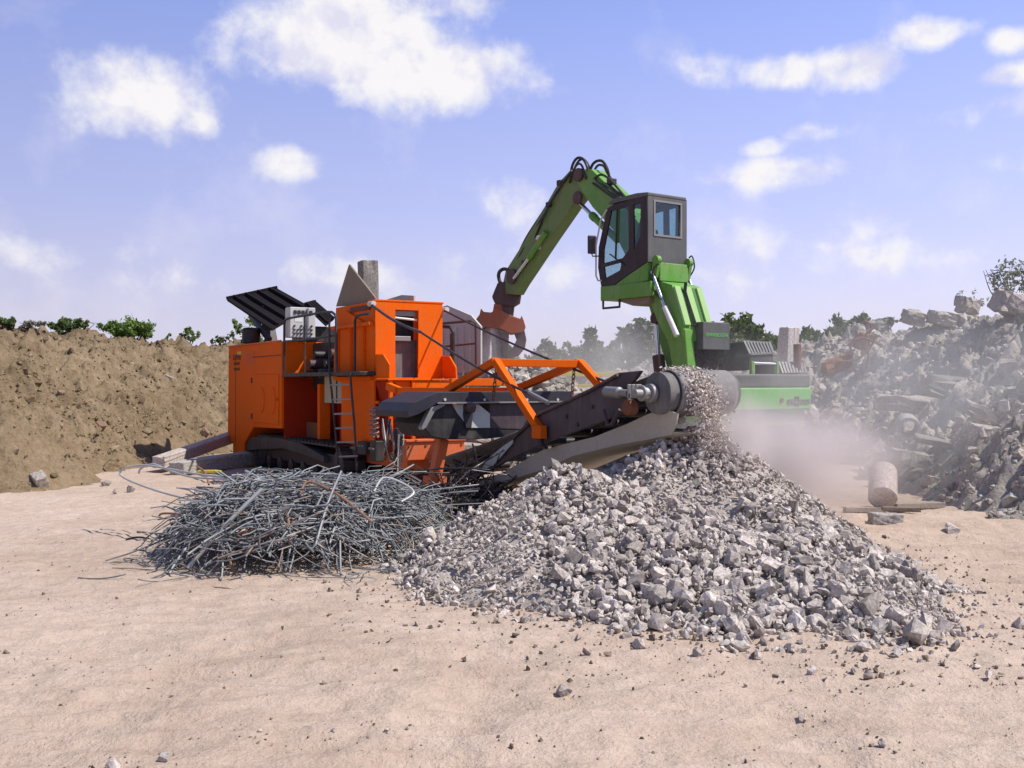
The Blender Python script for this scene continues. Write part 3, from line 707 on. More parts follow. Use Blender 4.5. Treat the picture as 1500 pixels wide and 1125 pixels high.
# two concrete beams behind the engine housing
A, B = at(232, 683, 20.6), at(352, 655, 24.2); A.z, B.z = .22, .62
block('concrete_beam', (A+B)/2, ((B-A).length, .30, .25), (0, -math.atan2(B.z-A.z, (B-A).xy.length), math.atan2((B-A).y, (B-A).x)), M['palepipe'], 'pale concrete beam propped up on another beside the earth bank', 'beam', jag=.05, seed=91, cuts=5)
A, B = at(258, 695, 20.0), at(372, 683, 22.6); A.z, B.z = .14, .2
block('concrete_beam', (A+B)/2, ((B-A).length, .36, .28), (0, -.02, math.atan2((B-A).y, (B-A).x)), M['slab'], 'grey concrete beam lying flat on the dirt under a propped one', 'beam', jag=.05, seed=92, cuts=5)
p = at(307, 697, 20.2); p.z = .05
mb = MB(); mb.prism([(-.28, 0), (.28, 0), (.25, .04), (.1, .055), (-.22, .05)], 1, -.05, .05); o = mb.build('yellow_strap', M['yellow'], bevel=.008); o.location = p
tag(o, 'bright yellow scrap lying on the dirt under the grey concrete beam', 'scrap')
# slabs and rubble waiting behind the crusher
BK = [(.2, 25.5, 2.4, .55), (-1.2, 27, 2.2, .6), (1.4, 27.5, 1.9, .5)]
def back_h(x, y):
    acc = 0
    for cx, cy, h, sl in BK: acc = acc+np.exp(5*(h-np.hypot(x-cx, y-cy)*sl))
    return np.log(acc+1e-9)/5+.12*fbm(x*1.2, y*1.2, 3, 91)
def build_back():
    rng = np.random.default_rng(44)
    hx, hy = np.meshgrid(np.arange(-6, 7, .2), np.arange(19, 34, .2), indexing='ij'); hz = np.maximum(back_h(hx, hy)-.05, -.3)
    n, m = hx.shape; i = np.arange(n*m).reshape(n, m); Q = np.stack([i[:-1, :-1], i[1:, :-1], i[1:, 1:], i[:-1, 1:]], -1).reshape(-1, 4)
    Vc = np.stack([hx, hy, hz], -1).reshape(-1, 3); Q = Q[Vc[Q][:, :, 2].max(1) > -.1]; core = (Vc, np.concatenate([Q[:, [0, 1, 2]], Q[:, [0, 2, 3]]]))
    x = rng.uniform(-5, 6, 4200); y = rng.uniform(20, 31, 4200); h = back_h(x, y); ok = h > -.05; x, y, h = x[ok], y[ok], h[ok]
    r = np.clip(rng.lognormal(math.log(.10), .5, len(x)), .04, .3)
    tag(link('rubble_stockpile', stones_mesh('rubble_stockpile', np.stack([x, y, h+r*.2], 1), r, rng, extra=core), M['stone_far']), 'stockpile of unbroken concrete rubble behind the crusher', kind='stuff')
build_back()
for k, (px, py, Y, s, rot, mt, lab) in enumerate([
    (680, 528, 24.2, (1.1, .5, .3), (.2, .55, .2), 'palepipe', 'white slab sloping down behind the crusher, under the grab'),
    (722, 600, 22.6, (1.2, .6, .35), (.1, .1, .3), 'palepipe', 'pale slab seen under the black magnet, behind the conveyor'),
    (745, 580, 23.0, (.9, .5, .5), (.2, -.3, .1), 'slab', 'grey slab behind the orange gantry'),
    (712, 640, 21.4, (.8, .5, .3), (.1, .2, .7), 'palepipe', 'low pale block on the rubble behind the conveyor frame'),
    (745, 648, 21.0, (.7, .4, .28), (.1, -.1, .2), 'slab', 'grey block on the rubble nearest the conveyor frame'),
    (760, 618, 22.0, (.9, .4, .3), (.15, .1, -.2), 'slab', 'long grey block on the rubble under the magnet end'),
    (690, 660, 20.8, (.6, .4, .3), (.1, .1, .1), 'slab', 'squat block on the dirt behind the orange chassis beam')]):
    block('concrete_slab', at(px, py, Y), s, rot, M[mt], lab, 'slab', seed=120+k, jag=.08)
p = at(850, 548, 26); mb = MB(); mb.bar((-2.2, 0, 0), (1.4, .4, 0), .16, .12); mb.bar((-2.2, 0, -.3), (1.4, .4, -.3), .08, .08)
o = mb.build('yellow_rail', M['yellow'], bevel=.01); o.location = p; tag(o, 'yellow steel rail lying on the rubble behind the conveyor', 'rail')
# ================================================================ steel: heap of reinforcing bars
def bar_path(rng, c, L, d, bend):
    d = d/np.linalg.norm(d); q = np.cross(d, rng.normal(size=3)); q /= np.linalg.norm(q); n = 7; out = []
    kink = rng.random() < .3; kp = rng.uniform(.2, .8)
    for i in range(n):
        t = i/(n-1); off = q*bend*L*(4*t*(1-t)-.5)
        if kink and t > kp: off = off+q*(t-kp)*L*.9
        out.append(c+d*(t-.5)*L+off)
    return out
def tube_arrays(path, r, n=5):
    path = np.array(path); m = len(path); tg = np.gradient(path, axis=0); tg /= np.linalg.norm(tg, axis=1)[:, None]+1e-9
    u = np.cross(tg[0], [.3, .5, .8]); u /= np.linalg.norm(u); V = []
    for i in range(m):
        u = u-tg[i]*np.dot(u, tg[i]); u /= np.linalg.norm(u)+1e-9; w = np.cross(tg[i], u)
        a = np.arange(n)*2*math.pi/n; V.append(path[i]+(np.cos(a)[:, None]*u+np.sin(a)[:, None]*w)*r)
    V = np.concatenate(V); F = []
    for i in range(m-1):
        for k in range(n): F.append((i*n+k, i*n+(k+1) % n, (i+1)*n+(k+1) % n, (i+1)*n+k))
    for e in (0, (m-1)*n):
        F.append((e, e+1, e+2, e+3)); F.append((e, e+3, e+4, e+4) if False else (e, e+3, e+4, e))
    return V, [f for f in F if len(set(f)) == 4]
def dome(x, y):
    a = 1-((x+2.42)/1.22)**2-((y-11.0)/1.5)**2
    b = 1-((x+1.72)/1.0)**2-((y-11.4)/1.35)**2
    return .84*max(a, 0)**.42*.92 if a > b else .78*max(b, 0)**.45*.95
def build_bars():
    rng = np.random.default_rng(12); bars = []
    while len(bars) < 3000:
        x = rng.normal(-2.2, .85); y = rng.normal(11.05, .85); h = dome(x, y)
        if h <= .05 and rng.random() > .13: continue
        if x < -3.9 or x > -.65 or y < 9.15: continue
        z = .03+h*(.25+.75*rng.random()**.45)
        L = float(np.clip(rng.lognormal(math.log(.50), .5), .18, 1.35))
        th = rng.normal(.25, .9) if rng.random() < .7 else rng.uniform(0, math.pi)
        d = np.array([math.cos(th), math.sin(th), rng.normal(0, .22 if rng.random() < .75 else .7)])
        # lean with the outside of the heap
        e = .06; gxx = (dome(x+e, y)-dome(x-e, y))/(2*e); gyy = (dome(x, y+e)-dome(x, y-e))/(2*e)
        d[2] += .75*np.clip(gxx*d[0]+gyy*d[1], -1, 1)
        if h <= .05: z = .025; d[2] *= .1; L *= .7
        if z > .45: d[2] *= .6; L *= .85
        path = np.array(bar_path(rng, np.array([x, y, z]), L, d, rng.normal(0, .13)))
        path[:, 2] = np.clip(path[:, 2], .012, max(h, .05)+.02+(.12 if rng.random() < .82 else .34)*rng.random())
        r = rng.choice([.005, .0068, .0088, .0115], p=[.3, .38, .24, .08])
        face = z/(h+.05)+.35*(9.9-y < 0)*0+.5*(y < 10.8)
        bars.append((face*L*(r/.008)/y, path, r))
    bars.sort(key=lambda b: -b[0])
    for _, path, r in bars[:285]:
        V, F = tube_arrays(path-path[3], r)
        o = link('rebar', arrays_mesh('rebar', V, F, True), M['rebar']); o.location = path[3]
        tag(o, 'bent grey steel reinforcing bar tangled in the scrap heap', 'rebar', 'reinforcing bars of the scrap steel heap')
    VV, FF, b = [], [], 0
    for _, path, r in bars[285:]:
        V, F = tube_arrays(path, r); VV.append(V); FF.append(np.array(F)+b); b += len(V)
    tag(link('scrap_steel', arrays_mesh('scrap_steel', np.concatenate(VV), np.concatenate(FF), True), M['rebar']), 'dense tangle of scrap reinforcing steel in front of the crusher', kind='stuff')
    # darker snarl of wire under the conveyor tail
    VV, FF, b = [], [], 0
    for _ in range(420):
        x, y = rng.normal(-.62, .33), rng.normal(13.6, .55); z = abs(rng.normal(0, .24))+.03
        d = rng.normal(size=3); d[2] *= .6; path = np.array(bar_path(rng, np.array([x, y, z]), rng.uniform(.2, .8), d, rng.normal(0, .25))); path[:, 2] = np.maximum(path[:, 2], .01)
        V, F = tube_arrays(path, rng.choice([.006, .009, .013])); VV.append(V); FF.append(np.array(F)+b); b += len(V)
    tag(link('scrap_wire', arrays_mesh('scrap_wire', np.concatenate(VV), np.concatenate(FF), True), M['rebar_dark']), 'dark snarl of scrap wire under the tail of the conveyor', kind='stuff')
build_bars()
def wire(name, pts, r, mat, label, cat='rebar', k=6):
    mb = MB(); c = Vector(pts[len(pts)//2]); mb.tube([p-c for p in smoothpath(pts, k)], r, 7); o = mb.build(name, mat, smooth=True); o.location = c
    return tag(o, label, cat)
wire('rebar', [at(275, 832, 9.75), at(322, 778, 9.85), at(384, 716, 9.95)], .021, M['rebar_pale'], 'long straight pale bar leaning up the front of the scrap steel heap')
wire('rebar', [at(345, 783, 9.8), at(385, 776, 9.78), at(420, 800, 9.7), at(424, 778, 9.8), at(420, 752, 9.95), at(417, 742, 10.1)], .014, M['rebar_rust'], 'wavy brown bar looping over the front of the scrap steel heap')
wire('rebar', [at(332, 806, 9.7), at(334, 815, 9.66), at(345, 842, 9.6), at(350, 853, 9.55)], .012, M['rebar_rust'], 'short brown bar hanging down the front foot of the heap')
wire('rebar', [at(440, 725, 10.2), at(447, 708, 10.3), at(462, 708, 10.3), at(500, 728, 10.1), at(545, 765, 9.9)], .013, M['rebar_rust'], 'brown hooked bar running down from the top of the heap')
wire('rebar', [at(400, 704, 10.6), at(300, 696, 11.6), at(215, 682, 12.4), at(180, 688, 12.6), at(182, 700, 12.5), at(240, 722, 11.8), at(330, 742, 10.8), at(400, 752, 10.3)], .013, M['rebar_pale'], 'long thin bar doubling back in a wide loop out of the heap')
wire('rebar', [at(378, 702, 10.9), at(290, 700, 11.9), at(250, 690, 12.4), at(225, 680, 12.6), at(207, 686, 12.7), at(203, 694, 12.7)], .012, M['rebar_pale'], 'thin bar with a hooked end reaching out beside the wide loop')
wire('rebar', [at(360, 690, 11.2), at(372, 696, 11.0), at(420, 722, 10.6)], .013, M['rebar_pale'], 'short pale bar poking up behind the heap against the tracks')
wire('rebar', [at(288, 683, 12.2), at(300, 692, 12.0), at(306, 710, 11.8)], .012, M['rebar_rust'], 'crooked brown stub standing between the loop and the heap')
wire('rebar', [at(232, 757, 11.0), at(240, 752, 10.9), at(275, 753, 10.7), at(325, 752, 10.3)], .012, M['rebar_rust'], 'thin brown bar sticking out of the side of the heap')
wire('rebar', [at(185, 790, 11.9), at(205, 787, 11.85), at(228, 792, 11.7), at(245, 795, 11.4)], .012, M['rebar_dark'], 'dark bent bar end lying on the dirt off the heap')
wire('rebar', [at(300, 860, 9.15), at(330, 862, 9.05), at(347, 866, 9.0)], .010, M['rebar_rust'], 'thin brown stick lying flat on the dirt before the heap')
wire('rebar', [at(462, 800, 9.7), at(480, 738, 10.0), at(500, 690, 10.2)], .012, M['rebar'], 'straight grey bar pointing up beside the ladder foot')
wire('rebar', [at(548, 720, 10.6), at(562, 700, 10.7), at(590, 708, 10.7), at(606, 722, 10.6), at(588, 735, 10.5)], .012, M['rebar_pale'], 'curled pale wire at the far end of the heap by the conveyor tail')
wire('rebar', [at(1262, 520, 24.5), at(1268, 500, 24.5), at(1276, 478, 24.4), at(1266, 470, 24.4)], .03, M['rust'], 'rusty hooked bar standing in the reddish tangle on the bank')
for k, (pts, lab) in enumerate([([(1240, 530), (1258, 525), (1275, 508), (1284, 490)], 'rusty bar bowing upward in the reddish tangle on the bank'), ([(1250, 520), (1246, 505), (1262, 495), (1290, 505)], 'rusty bar arching over in the reddish tangle on the bank'), ([(1222, 545), (1240, 520), (1252, 512)], 'rusty bar leaning beside the counterweight on the bank'), ([(1268, 545), (1272, 520), (1268, 492), (1280, 480)], 'rusty bar twisting highest in the reddish tangle on the bank')]):
    wire('rebar', [at(x, y, 22.2) for x, y in pts], .028, M['rust'], lab)
p = hit(1240, 510, RX, RY, RZ)
block('rusty_shade_block', at(1226, 535, 22.3), (.75, .3, .34), (.2, -.35, .3), M['rust'], 'dark rust brown chunk added for the shadowed hollows behind the counterweight', 'scrap', seed=61, jag=.15)  # dark chunks standing in for shadowed hollows among the rusty bars
block('rusty_shade_block', at(1262, 500, 22.9), (.36, .3, .42), (.2, .2, .3), M['rust'], 'rust brown block added for the shadowed hollows above the rusty bars', 'scrap', seed=62, jag=.15)
p = at(1153, 532, 27); block('concrete_pillar', p, (.42, .4, 1.9), (.03, .05, .5), M['palepipe'], 'pinkish concrete pillar stump standing behind the excavator engine', 'pillar', seed=63, jag=.035, cuts=4)
# ================================================================ trees and bushes
def crown_mesh(name, rng, blobs, n, leaf, mat):
    """leaf quads gathered in clumps; blobs: (centre, radii)"""
    cl = []
    for c, rad in blobs:
        k = max(5, int(26*np.prod(np.array(rad))**(1/3)/1.0))
        for _ in range(k):
            q = rng.normal(size=3); q /= np.linalg.norm(q); cl.append((np.array(c)+q*np.array(rad)*(.35+.65*rng.random()**.5), np.mean(rad)*rng.uniform(.16, .34)))
    pick = rng.integers(len(cl), size=n); P = np.array([cl[i][0] for i in pick])+rng.normal(size=(n, 3))*np.array([cl[i][1] for i in pick])[:, None]*.62
    s = leaf*rng.uniform(.6, 1.4, n); a = rng.normal(size=(n, 3)); a /= np.linalg.norm(a, axis=1)[:, None]
    b = np.cross(a, rng.normal(size=(n, 3))); b /= np.linalg.norm(b, axis=1)[:, None]
    V = np.stack([P-a*s[:, None]*.7, P+b*s[:, None]*.38, P+a*s[:, None]*.7, P-b*s[:, None]*.38], 1).reshape(-1, 3)
    return arrays_mesh(name, V, np.arange(4*n).reshape(n, 4))
def limbs(mb, rng, base, top, r, blobs, n=7):
    path = smoothpath([base, base.lerp(top, .5)+Vector((rng.normal()*.12, rng.normal()*.12, 0)), top], 4)
    mb.tube(path, [r*(1-.75*i/(len(path)-1)) for i in range(len(path))], 8)
    for _ in range(n):
        c, rad = blobs[int(rng.integers(len(blobs)))]; s = path[int(rng.integers(len(path)//3, len(path)))]
        e = Vector(c)+Vector(rng.normal(size=3))*float(np.mean(rad))*.55
        mb.tube(arc(s, (s+e)/2+Vector((0, 0, .15*(e-s).length)), e, 5), [r*.4*(1-.16*i) for i in range(6)], 6)
def tree(px, Y, top_py, w, label, mat='leaf', seed=0, group=None, leaf=.16, n=3600, name='broadleaf_tree', low=.25, cat='tree', z0=0.0):
    rng = np.random.default_rng(seed); x = (px-750)*Y/1500; H = CAMZ+(562.5-top_py)*Y/1500-z0; wr = w*Y/1500/2
    e = empty(name, (x, Y, z0))
    blobs = []
    nb = 7
    for k in range(nb):
        a = 2*math.pi*k/nb+rng.normal()*.3; f = rng.uniform(.25, .75)
        blobs.append(((math.cos(a)*wr*f, math.sin(a)*wr*f, H*rng.uniform(low+.15, .78)), (wr*.42, wr*.42, H*.16)))
    blobs.append(((rng.normal()*wr*.15, 0, H*.82), (wr*.45, wr*.45, H*.15)))
    blobs.append(((rng.normal()*wr*.3, 0, H*.55), (wr*.6, wr*.6, H*.22)))
    link('crown', crown_mesh('crown', rng, blobs, n, leaf, None), M[mat], e)
    mb = MB(); limbs(mb, rng, Vector((0, 0, -.1)), Vector((0, 0, H*.72)), max(.035*H, .03), blobs); mb.build('trunk', M['bark'], e, smooth=True)
    return tag(e, label, cat, group)
T = [ # px, distance, top py, width px, label
 (655, 52, 486, 90, 'pale grey green tree behind the crusher railing', 'leaf_dark'), (725, 56, 492, 100, 'hazy tree behind the grab and the gantry', 'leaf_dark'),
 (800, 50, 494, 80, 'low rounded tree beside the grab at the end of the row', 'leaf'), (832, 54, 497, 70, 'short bushy tree second from the grab in the row', 'leaf'),
 (868, 46, 478, 62, 'tree with a tall leading shoot in the middle of the row', 'leaf'), (905, 52, 490, 70, 'broad green tree under the lifted cab step', 'leaf'),
 (942, 47, 464, 66, 'tall hazy tree beside the boom cylinder', 'leaf_dark'), (985, 55, 478, 76, 'tree half hidden behind the green cab lift arm', 'leaf_dark'),
 (1058, 40, 460, 84, 'feathery tree above the grey tool box', 'leaf'), (1098, 38, 457, 92, 'spiky leaved tree above the engine grille', 'leaf'),
 (1138, 42, 486, 50, 'small tree beside the pinkish pillar stump', 'leaf_dark'), (1182, 40, 472, 76, 'green tree between the exhaust pipe and the rubble bank', 'leaf'),
 (1250, 36, 452, 66, 'dark tree peeping over the crest of the rubble bank', 'leaf_dark'), (1215, 37, 470, 60, 'greyish tree on the shoulder of the rubble bank', 'leaf_dark')]
for k, (px, Y, tp, w, lab, mt) in enumerate(T): tree(px, Y, tp, w, lab, mt, seed=200+k, group='trees behind the yard', leaf=.20 if k < 8 else .17, n=4600)
def bush(px, py, top, w, lab, mat, seed, X, Y, Z, leaf=.075, n=2200, name='bush', lowc=True):
    rng = np.random.default_rng(seed); p = hit(px, py, X, Y, Z); s = p.y/1500; H = (py-top)*s*1.3; wr = w*s/2; p.z -= H*.23
    e = empty(name, p); blobs = [((rng.normal()*wr*.55, rng.normal()*wr*.35, H*rng.uniform(.25, .75)), (wr*.36, wr*.36, H*.26)) for _ in range(7)]+[((0, 0, H*.5), (wr*.5, wr*.4, H*.36))]
    link('foliage', crown_mesh('foliage', rng, blobs, n, leaf, None), M[mat], e)
    mb = MB()
    for k in range(5): limbs(mb, rng, Vector((rng.normal()*.1*wr, 0, -.15)), Vector((rng.normal()*.5*wr, rng.normal()*.2*wr, H*.7)), .022, blobs, 2)
    mb.build('stem', M['bark'], e, smooth=True); return tag(e, lab, 'bush')
bush(192, 492, 460, 96, 'broad bright green bush on the crest of the earth bank', 'leaf_bright', 301, EX, EY, EZ, n=6500)
bush(98, 478, 461, 56, 'low green bush on the earth bank crest beside a bare hump', 'leaf', 302, EX, EY, EZ)
bush(20, 466, 456, 40, 'sliver of low bush at the end of the earth bank crest', 'leaf', 303, EX, EY, EZ, n=1200)
bush(284, 495, 472, 34, 'thin leafy shoots on the earth bank crest nearest the crusher', 'leaf_bright', 304, EX, EY, EZ, n=700)
bush(322, 497, 486, 26, 'tiny green tuft on the earth bank crest', 'leaf', 305, EX, EY, EZ, n=500)
bush(372, 512, 462, 52, 'leafy bush behind the black exhaust pot of the crusher', 'leaf_bright', 306, EX, EY, EZ, n=2400)
bush(52, 462, 456, 26, 'dry twiggy tuft on the hump of the earth bank', 'leaf_dry', 307, EX, EY, EZ, n=260)
bush(1480, 440, 366, 120, 'dusty grey bush with bare twigs on the rubble bank crest', 'leaf_dry', 308, RX, RY, RZ, n=2200, leaf=.055)
bush(1435, 436, 402, 46, 'thin dry stalks beside the dusty bush on the rubble bank', 'leaf_dry', 309, RX, RY, RZ, n=320, leaf=.05)
bush(1312, 468, 456, 40, 'green weeds growing on the crest of the rubble bank', 'leaf', 310, RX, RY, RZ, n=700)
# ================================================================ the orange mobile crusher
CF = Frame(-2.278, 17.0, R(-59))
def build_crusher():
    E = tag(empty('mobile_crusher', CF.o, CF.a), 'orange tracked concrete crusher with raised black hood and long dark discharge conveyor', 'crusher')
    O = M['orange']; P = CF.pix; PL = CF.poly
    def mb(): return MB()
    # ---- engine housing
    ts = -.30
    pl = PL([(335, 508), (412, 500.5), (412, 628), (371, 626), (357, 650), (356, 671), (341, 669), (341, 649), (333, 647)], 1, ts)
    zt = (pl[0][1]+pl[1][1])/2; pl[0] = (pl[0][0], zt); pl[1] = (pl[1][0], zt)
    H = mb().prism(pl, 1, ts, 1.55).build('engine_housing', O, E, bevel=.02)
    xl, xr = pl[0][0], pl[1][0]
    # door panel with two pressed handles, seams
    d = PL([(371, 549), (409, 546), (409, 622), (371, 622)], 1, ts)
    dx0, dx1, dz0, dz1 = d[0][0], d[1][0], d[2][1], d[0][1]
    D = mb().span((dx0, ts-.022, dz0), (dx1, ts-.002, dz1)).build('door', O, E, bevel=.012)
    for k in (.38, .80):
        x = dx0+(dx1-dx0)*k; zc = (dz0+dz1)/2-.02
        mb().tube([Vector((x+.17*math.sin(a), ts-.03, zc+.26*math.cos(a))) for a in [R(8+i*16.4) for i in range(11)]], .016, 6).build('handle', O, D, smooth=True)
    mb().span((xl+.55, ts-.006, pl[8][1]+.02), (xl+.57, ts-.001, zt-.25)).build('seam', M['glyph_red'], H)
    mb().span((dx0-.1, ts-.012, zt-.28), (xr-.02, ts-.001, zt-.265)).build('seam', M['glyph_red'], H)
    for z0, w, s, b in ((524, 24, .17, 'KAPPEN'), (533, 21, .085, 'BAUSCHUTT'), (541, 19, .085, 'RECYCLING')):
        q = P(346, z0, 1, ts-.004); text('lettering', b, s, M['glyph_red'], H, (q[0]+.05, ts-.004, q[2]), (1, 0, 0), (0, 0, 1))
    mb().prism([(0, 0), (.09, .05), (.03, .10)], 1, ts-.006, ts-.001).build('emblem', M['glyph_red'], H).location = (xl+.05, 0, P(338, 524, 1, ts)[2]-.02)
    for z in (dz0+.12, dz1-.12): mb().cyl((dx0-.015, ts-.03, z-.06), (dx0-.015, ts-.03, z+.06), .018, 8).build('hinge', M['black'], D, smooth=True)
    mb().span((dx1-.07, ts-.035, (dz0+dz1)/2-.03), (dx1-.03, ts-.022, (dz0+dz1)/2+.03)).build('latch', M['black'], D, bevel=.006)
    for k in range(7):
        z = pl[8][1]+.12+k*(zt-pl[8][1]-.25)/6; mb().cyl((xl+.035, ts-.012, z), (xl+.035, ts, z), .015, 6).build('bolt', M['orange_worn'], H)
    mb().tube([(xl+.02, ts-.005, zt+.012), (xr-.02, ts-.005, zt+.012)], .018, 8).build('rain_gutter', M['orange_worn'], H, smooth=True)
    mb().span((xl+.7, ts-.006, zt-.20), (xl+1.0, ts-.001, zt-.12)).build('warning_plate', M['yellow'], H)
    for k in range(7): mb().span((xl+1.25, ts-.010, zt-.17-.045*k), (xl+2.0, ts-.002, zt-.15-.045*k)).build('louvre', M['orange_worn'], H)
    zf0 = P(480, 552, 1, ts)[2]
    # front face of housing, recess beside it with shade painted in as dark red
    mb().span((xr-.02, .85, .62), (-1.7, 1.5, 1.75)).build('engine_bay', M['orange_shade'], E, bevel=.01)
    mb().span((xr+.001, ts+.05, .72), (xr+.02, .84, zf0)).build('end_shade_sheet', M['orange_shade'], E, bevel=.004)  # added dark red sheet, paints the shade on the housing's end face
    mb().span((xr-.3, .35, 1.70), (-1.75, 1.45, 2.62)).build('engine_block', M['black'], E, bevel=.03)
    for k in range(6):
        mb().cyl((xr+.35+.28*k, .33, 2.0+.18*((k*7) % 3)), (xr+.35+.28*k, .05, 2.0+.18*((k*7) % 3)), .07+.02*(k % 2), 14).build('filter', M['rotator'] if k % 2 else M['black'], E, smooth=True)
    q = P(470, 600, 1, .1); mb().span((q[0]-.06, .05, .75), (q[0]+.06, .27, 1.8)).build('post', O, E, bevel=.01)
    mb().span((xr+.1, .18, .70), (q[0]-.1, .27, 1.05)).build('tool_tray', M['rust'], E, bevel=.01)
    # exhaust pot
    q0 = P(368, 503, 1, .1)
    b = mb().lathe((q0[0], .1, zt-.03), (0, 0, 1), [(0, .10), (.10, .10), (.12, .20), (.42, .21), (.46, .17)], 20).build('exhaust_pot', M['black'], E, smooth=True)
    # raised hood lids with ribs and struts
    A = P(332, 438, 1, -.45); Bp = P(406, 422, 1, .75); C = P(455, 449, 1, 1.0); Dp = P(398, 482, 1, -.25)
    def lid(name, a, b_, c, d_, th=.05):
        n = (b_-a).cross(d_-a).normalized()
        if n.dot(CF.co-a) > 0: n = -n       # the outer skin lies on the side away from the viewer
        m = mb(); v = [a, b_, c, d_]; m.add(v+[p+n*th for p in v], [(0, 1, 2, 3), (7, 6, 5, 4), (0, 4, 5, 1), (1, 5, 6, 2), (2, 6, 7, 3), (3, 7, 4, 0)])
        o = m.build(name, M['hood'], E, bevel=.012)
        for k in (.15, .38, .62, .85):
            p, q = a.lerp(b_, k), d_.lerp(c, k); mb().bar(p-n*.03, q-n*.03, .05, .06).build('rib', M['hood'], o)
        mb().bar(a-n*.02, b_-n*.02, .05, .07).build('rib', M['hood'], o)
        return o
    lid('hood', A, Bp, C, Dp)
    A2 = P(447, 447, 1, .55); B2 = P(461, 443, 1, 1.0); C2 = P(489, 467, 1, 1.0); D2 = P(478, 476, 1, .4)
    lid('hood', A2, B2, C2, D2, .04)
    s0 = P(384, 445, 1, .1); s1 = P(399, 473, 1, .1); mb().tube([s0, s1], .022, 8).build('gas_strut', M['steel'], E, smooth=True)
    s0 = P(367, 462, 1, .3); s1 = P(395, 498, 1, .3); mb().bar(s0, s1, .10, .10).build('hood_arm', M['darkframe'], E)
    s0 = P(392, 470, 1, .5); s1 = P(398, 503, 1, .5); mb().bar(s0, s1, .22, .22).build('hood_post', M['black'], E)
    mb().span((xr-.55, .1, zt), (xr-.05, 1.3, zt+.32)).build('hood_base', M['black'], E, bevel=.02)
    # control box facing the conveyor end
    xb = -3.55
    c0 = P(425, 494, 0, xb); c1 = P(462, 451, 0, xb)
    cb = mb().span((xb-.30, c0[1], c0[2]), (xb, c1[1], c1[2])).build('control_box', M['panelgrey'], E, bevel=.012)
    w = c1[1]-c0[1]; h = c1[2]-c0[2]
    for i in range(5): mb().span((xb+.001, c0[1]+w*(.14+.155*i), c0[2]+h*.78), (xb+.022, c0[1]+w*(.25+.155*i), c0[2]+h*.90)).build('gauge', M['black'], cb, bevel=.004)
    for j in range(3):
        for i in range(6):
            y = c0[1]+w*(.16+.135*i); z = c0[2]+h*(.12+.13*j)
            if j == 2 and i in (1, 4): continue
            mb().cyl((xb+.001, y, z), (xb+.03, y, z), .021, 10).build('button', M['black'], cb, smooth=True)
    mb().span((xb+.001, c0[1]+w*.18, c0[2]+h*.52), (xb+.006, c0[1]+w*.48, c0[2]+h*.70)).build('placard', M['white'], cb)
    mb().span((xb+.001, c0[1]+w*.66, c0[2]+h*.02), (xb+.03, c0[1]+w*.72, c0[2]+h*.98)).build('door_edge', M['steel'], cb)
    # platform, guard rails, ladder
    zf = P(480, 545, 1, ts)[2]
    mb().span((xr+.02, ts, zf-.07), (.05, .25, zf)).build('platform', M['black'], E, bevel=.01)
    def rail(pts, t, r=.024, name='guard_rail', mat='black', k=4): mb().tube([P(x, y, 1, t) for x, y in pts], r, 8).build(name, M[mat], E, smooth=True)
    rail([(416, 546), (416.5, 475), (418, 468), (424, 466), (476, 457), (486, 457), (491, 461), (492.5, 468), (493, 546)], ts)
    rail([(417, 500), (445, 498), (492, 491)], ts, .02); rail([(446, 463), (446, 546)], ts, .018, 'rail_post')
    rail([(519.5, 545), (520, 470), (522, 463), (528, 461), (541, 459)], -.18)
    rail([(482.5, 458), (482.5, 546), (486, 575), (492, 640), (498, 712)], ts-.03, .02, 'ladder_rail')
    rail([(513, 546), (515, 575), (519, 620), (523, 690)], ts-.03, .02, 'ladder_rail')
    for (x0, y0, x1, y1) in ((485, 564, 513, 563), (488, 585.5, 515, 584.5), (490, 606.5, 517, 605.5), (492, 627.5, 519, 626.5), (494, 648, 521, 647), (497, 669, 523, 668)):
        mb().tube([P(x0, y0, 1, ts-.03), P(x1, y1, 1, ts-.03)], .017, 8).build('rung', M['steel'], E, smooth=True)
    q = P(475, 590, 1, .12); q2 = P(513, 550, 1, .12)
    cab = mb().span((q[0], .12, q[2]), (q2[0], .42, q2[2])).build('fuse_cabinet', M['beige'], E, bevel=.012)
    mb().span((q[0]+(q2[0]-q[0])*.48, .112, q[2]+.03), (q[0]+(q2[0]-q[0])*.52, .121, q2[2]-.03)).build('seam', M['glyph'], cab)
    # ---- tall crusher box: side walls, roof edge, end wall with a curtained opening
    bx = P(491, 447, 1, 0)[0]; top = P(549, 441, 0, 0)[2]; yr = P(647, 445, 0, 0)[1]; zb = P(549, 553, 0, 0)[2]
    pl = PL([(492, 447), (548, 441), (548, 660), (500, 655), (500, 560), (488, 556)], 1, 0)
    pl[0] = (pl[0][0], top); pl[1] = (-.03, top); pl[2] = (-.03, .75); pl[3] = (pl[3][0], .75)
    SW = mb().prism(pl, 1, 0, .04).build('side_wall', O, E, bevel=.006)
    mb().prism(pl, 1, yr-.04, yr).build('side_wall', O, E, bevel=.006)
    for px in (497, 516, 535):
        x = P(px, 500, 1, 0)[0]; mb().span((x-.025, -.06, zb), (x+.025, -.002, top-.35)).build('stiffener', O, SW, bevel=.004)
    mb().span((bx, -.09, top-.40), (-.04, -.002, top-.34)).build('stiffener', O, SW, bevel=.004)
    mb().span((bx+.2, -.08, zb-.04), (-.04, -.002, zb+.02)).build('stiffener', O, SW, bevel=.004)
    a = P(510, 455, 1, 0); b = P(540, 475, 1, 0)
    mb().prism([(a[0], b[2]), (a[0], a[2]), (b[0], b[2])], 1, -.05, -.003).build('gusset', O, SW, bevel=.004)
    mb().span((a[0]+.15, -.03, top-.13), (b[0]+.1, -.004, top-.05)).build('louvre', M['glyph_red'], SW)
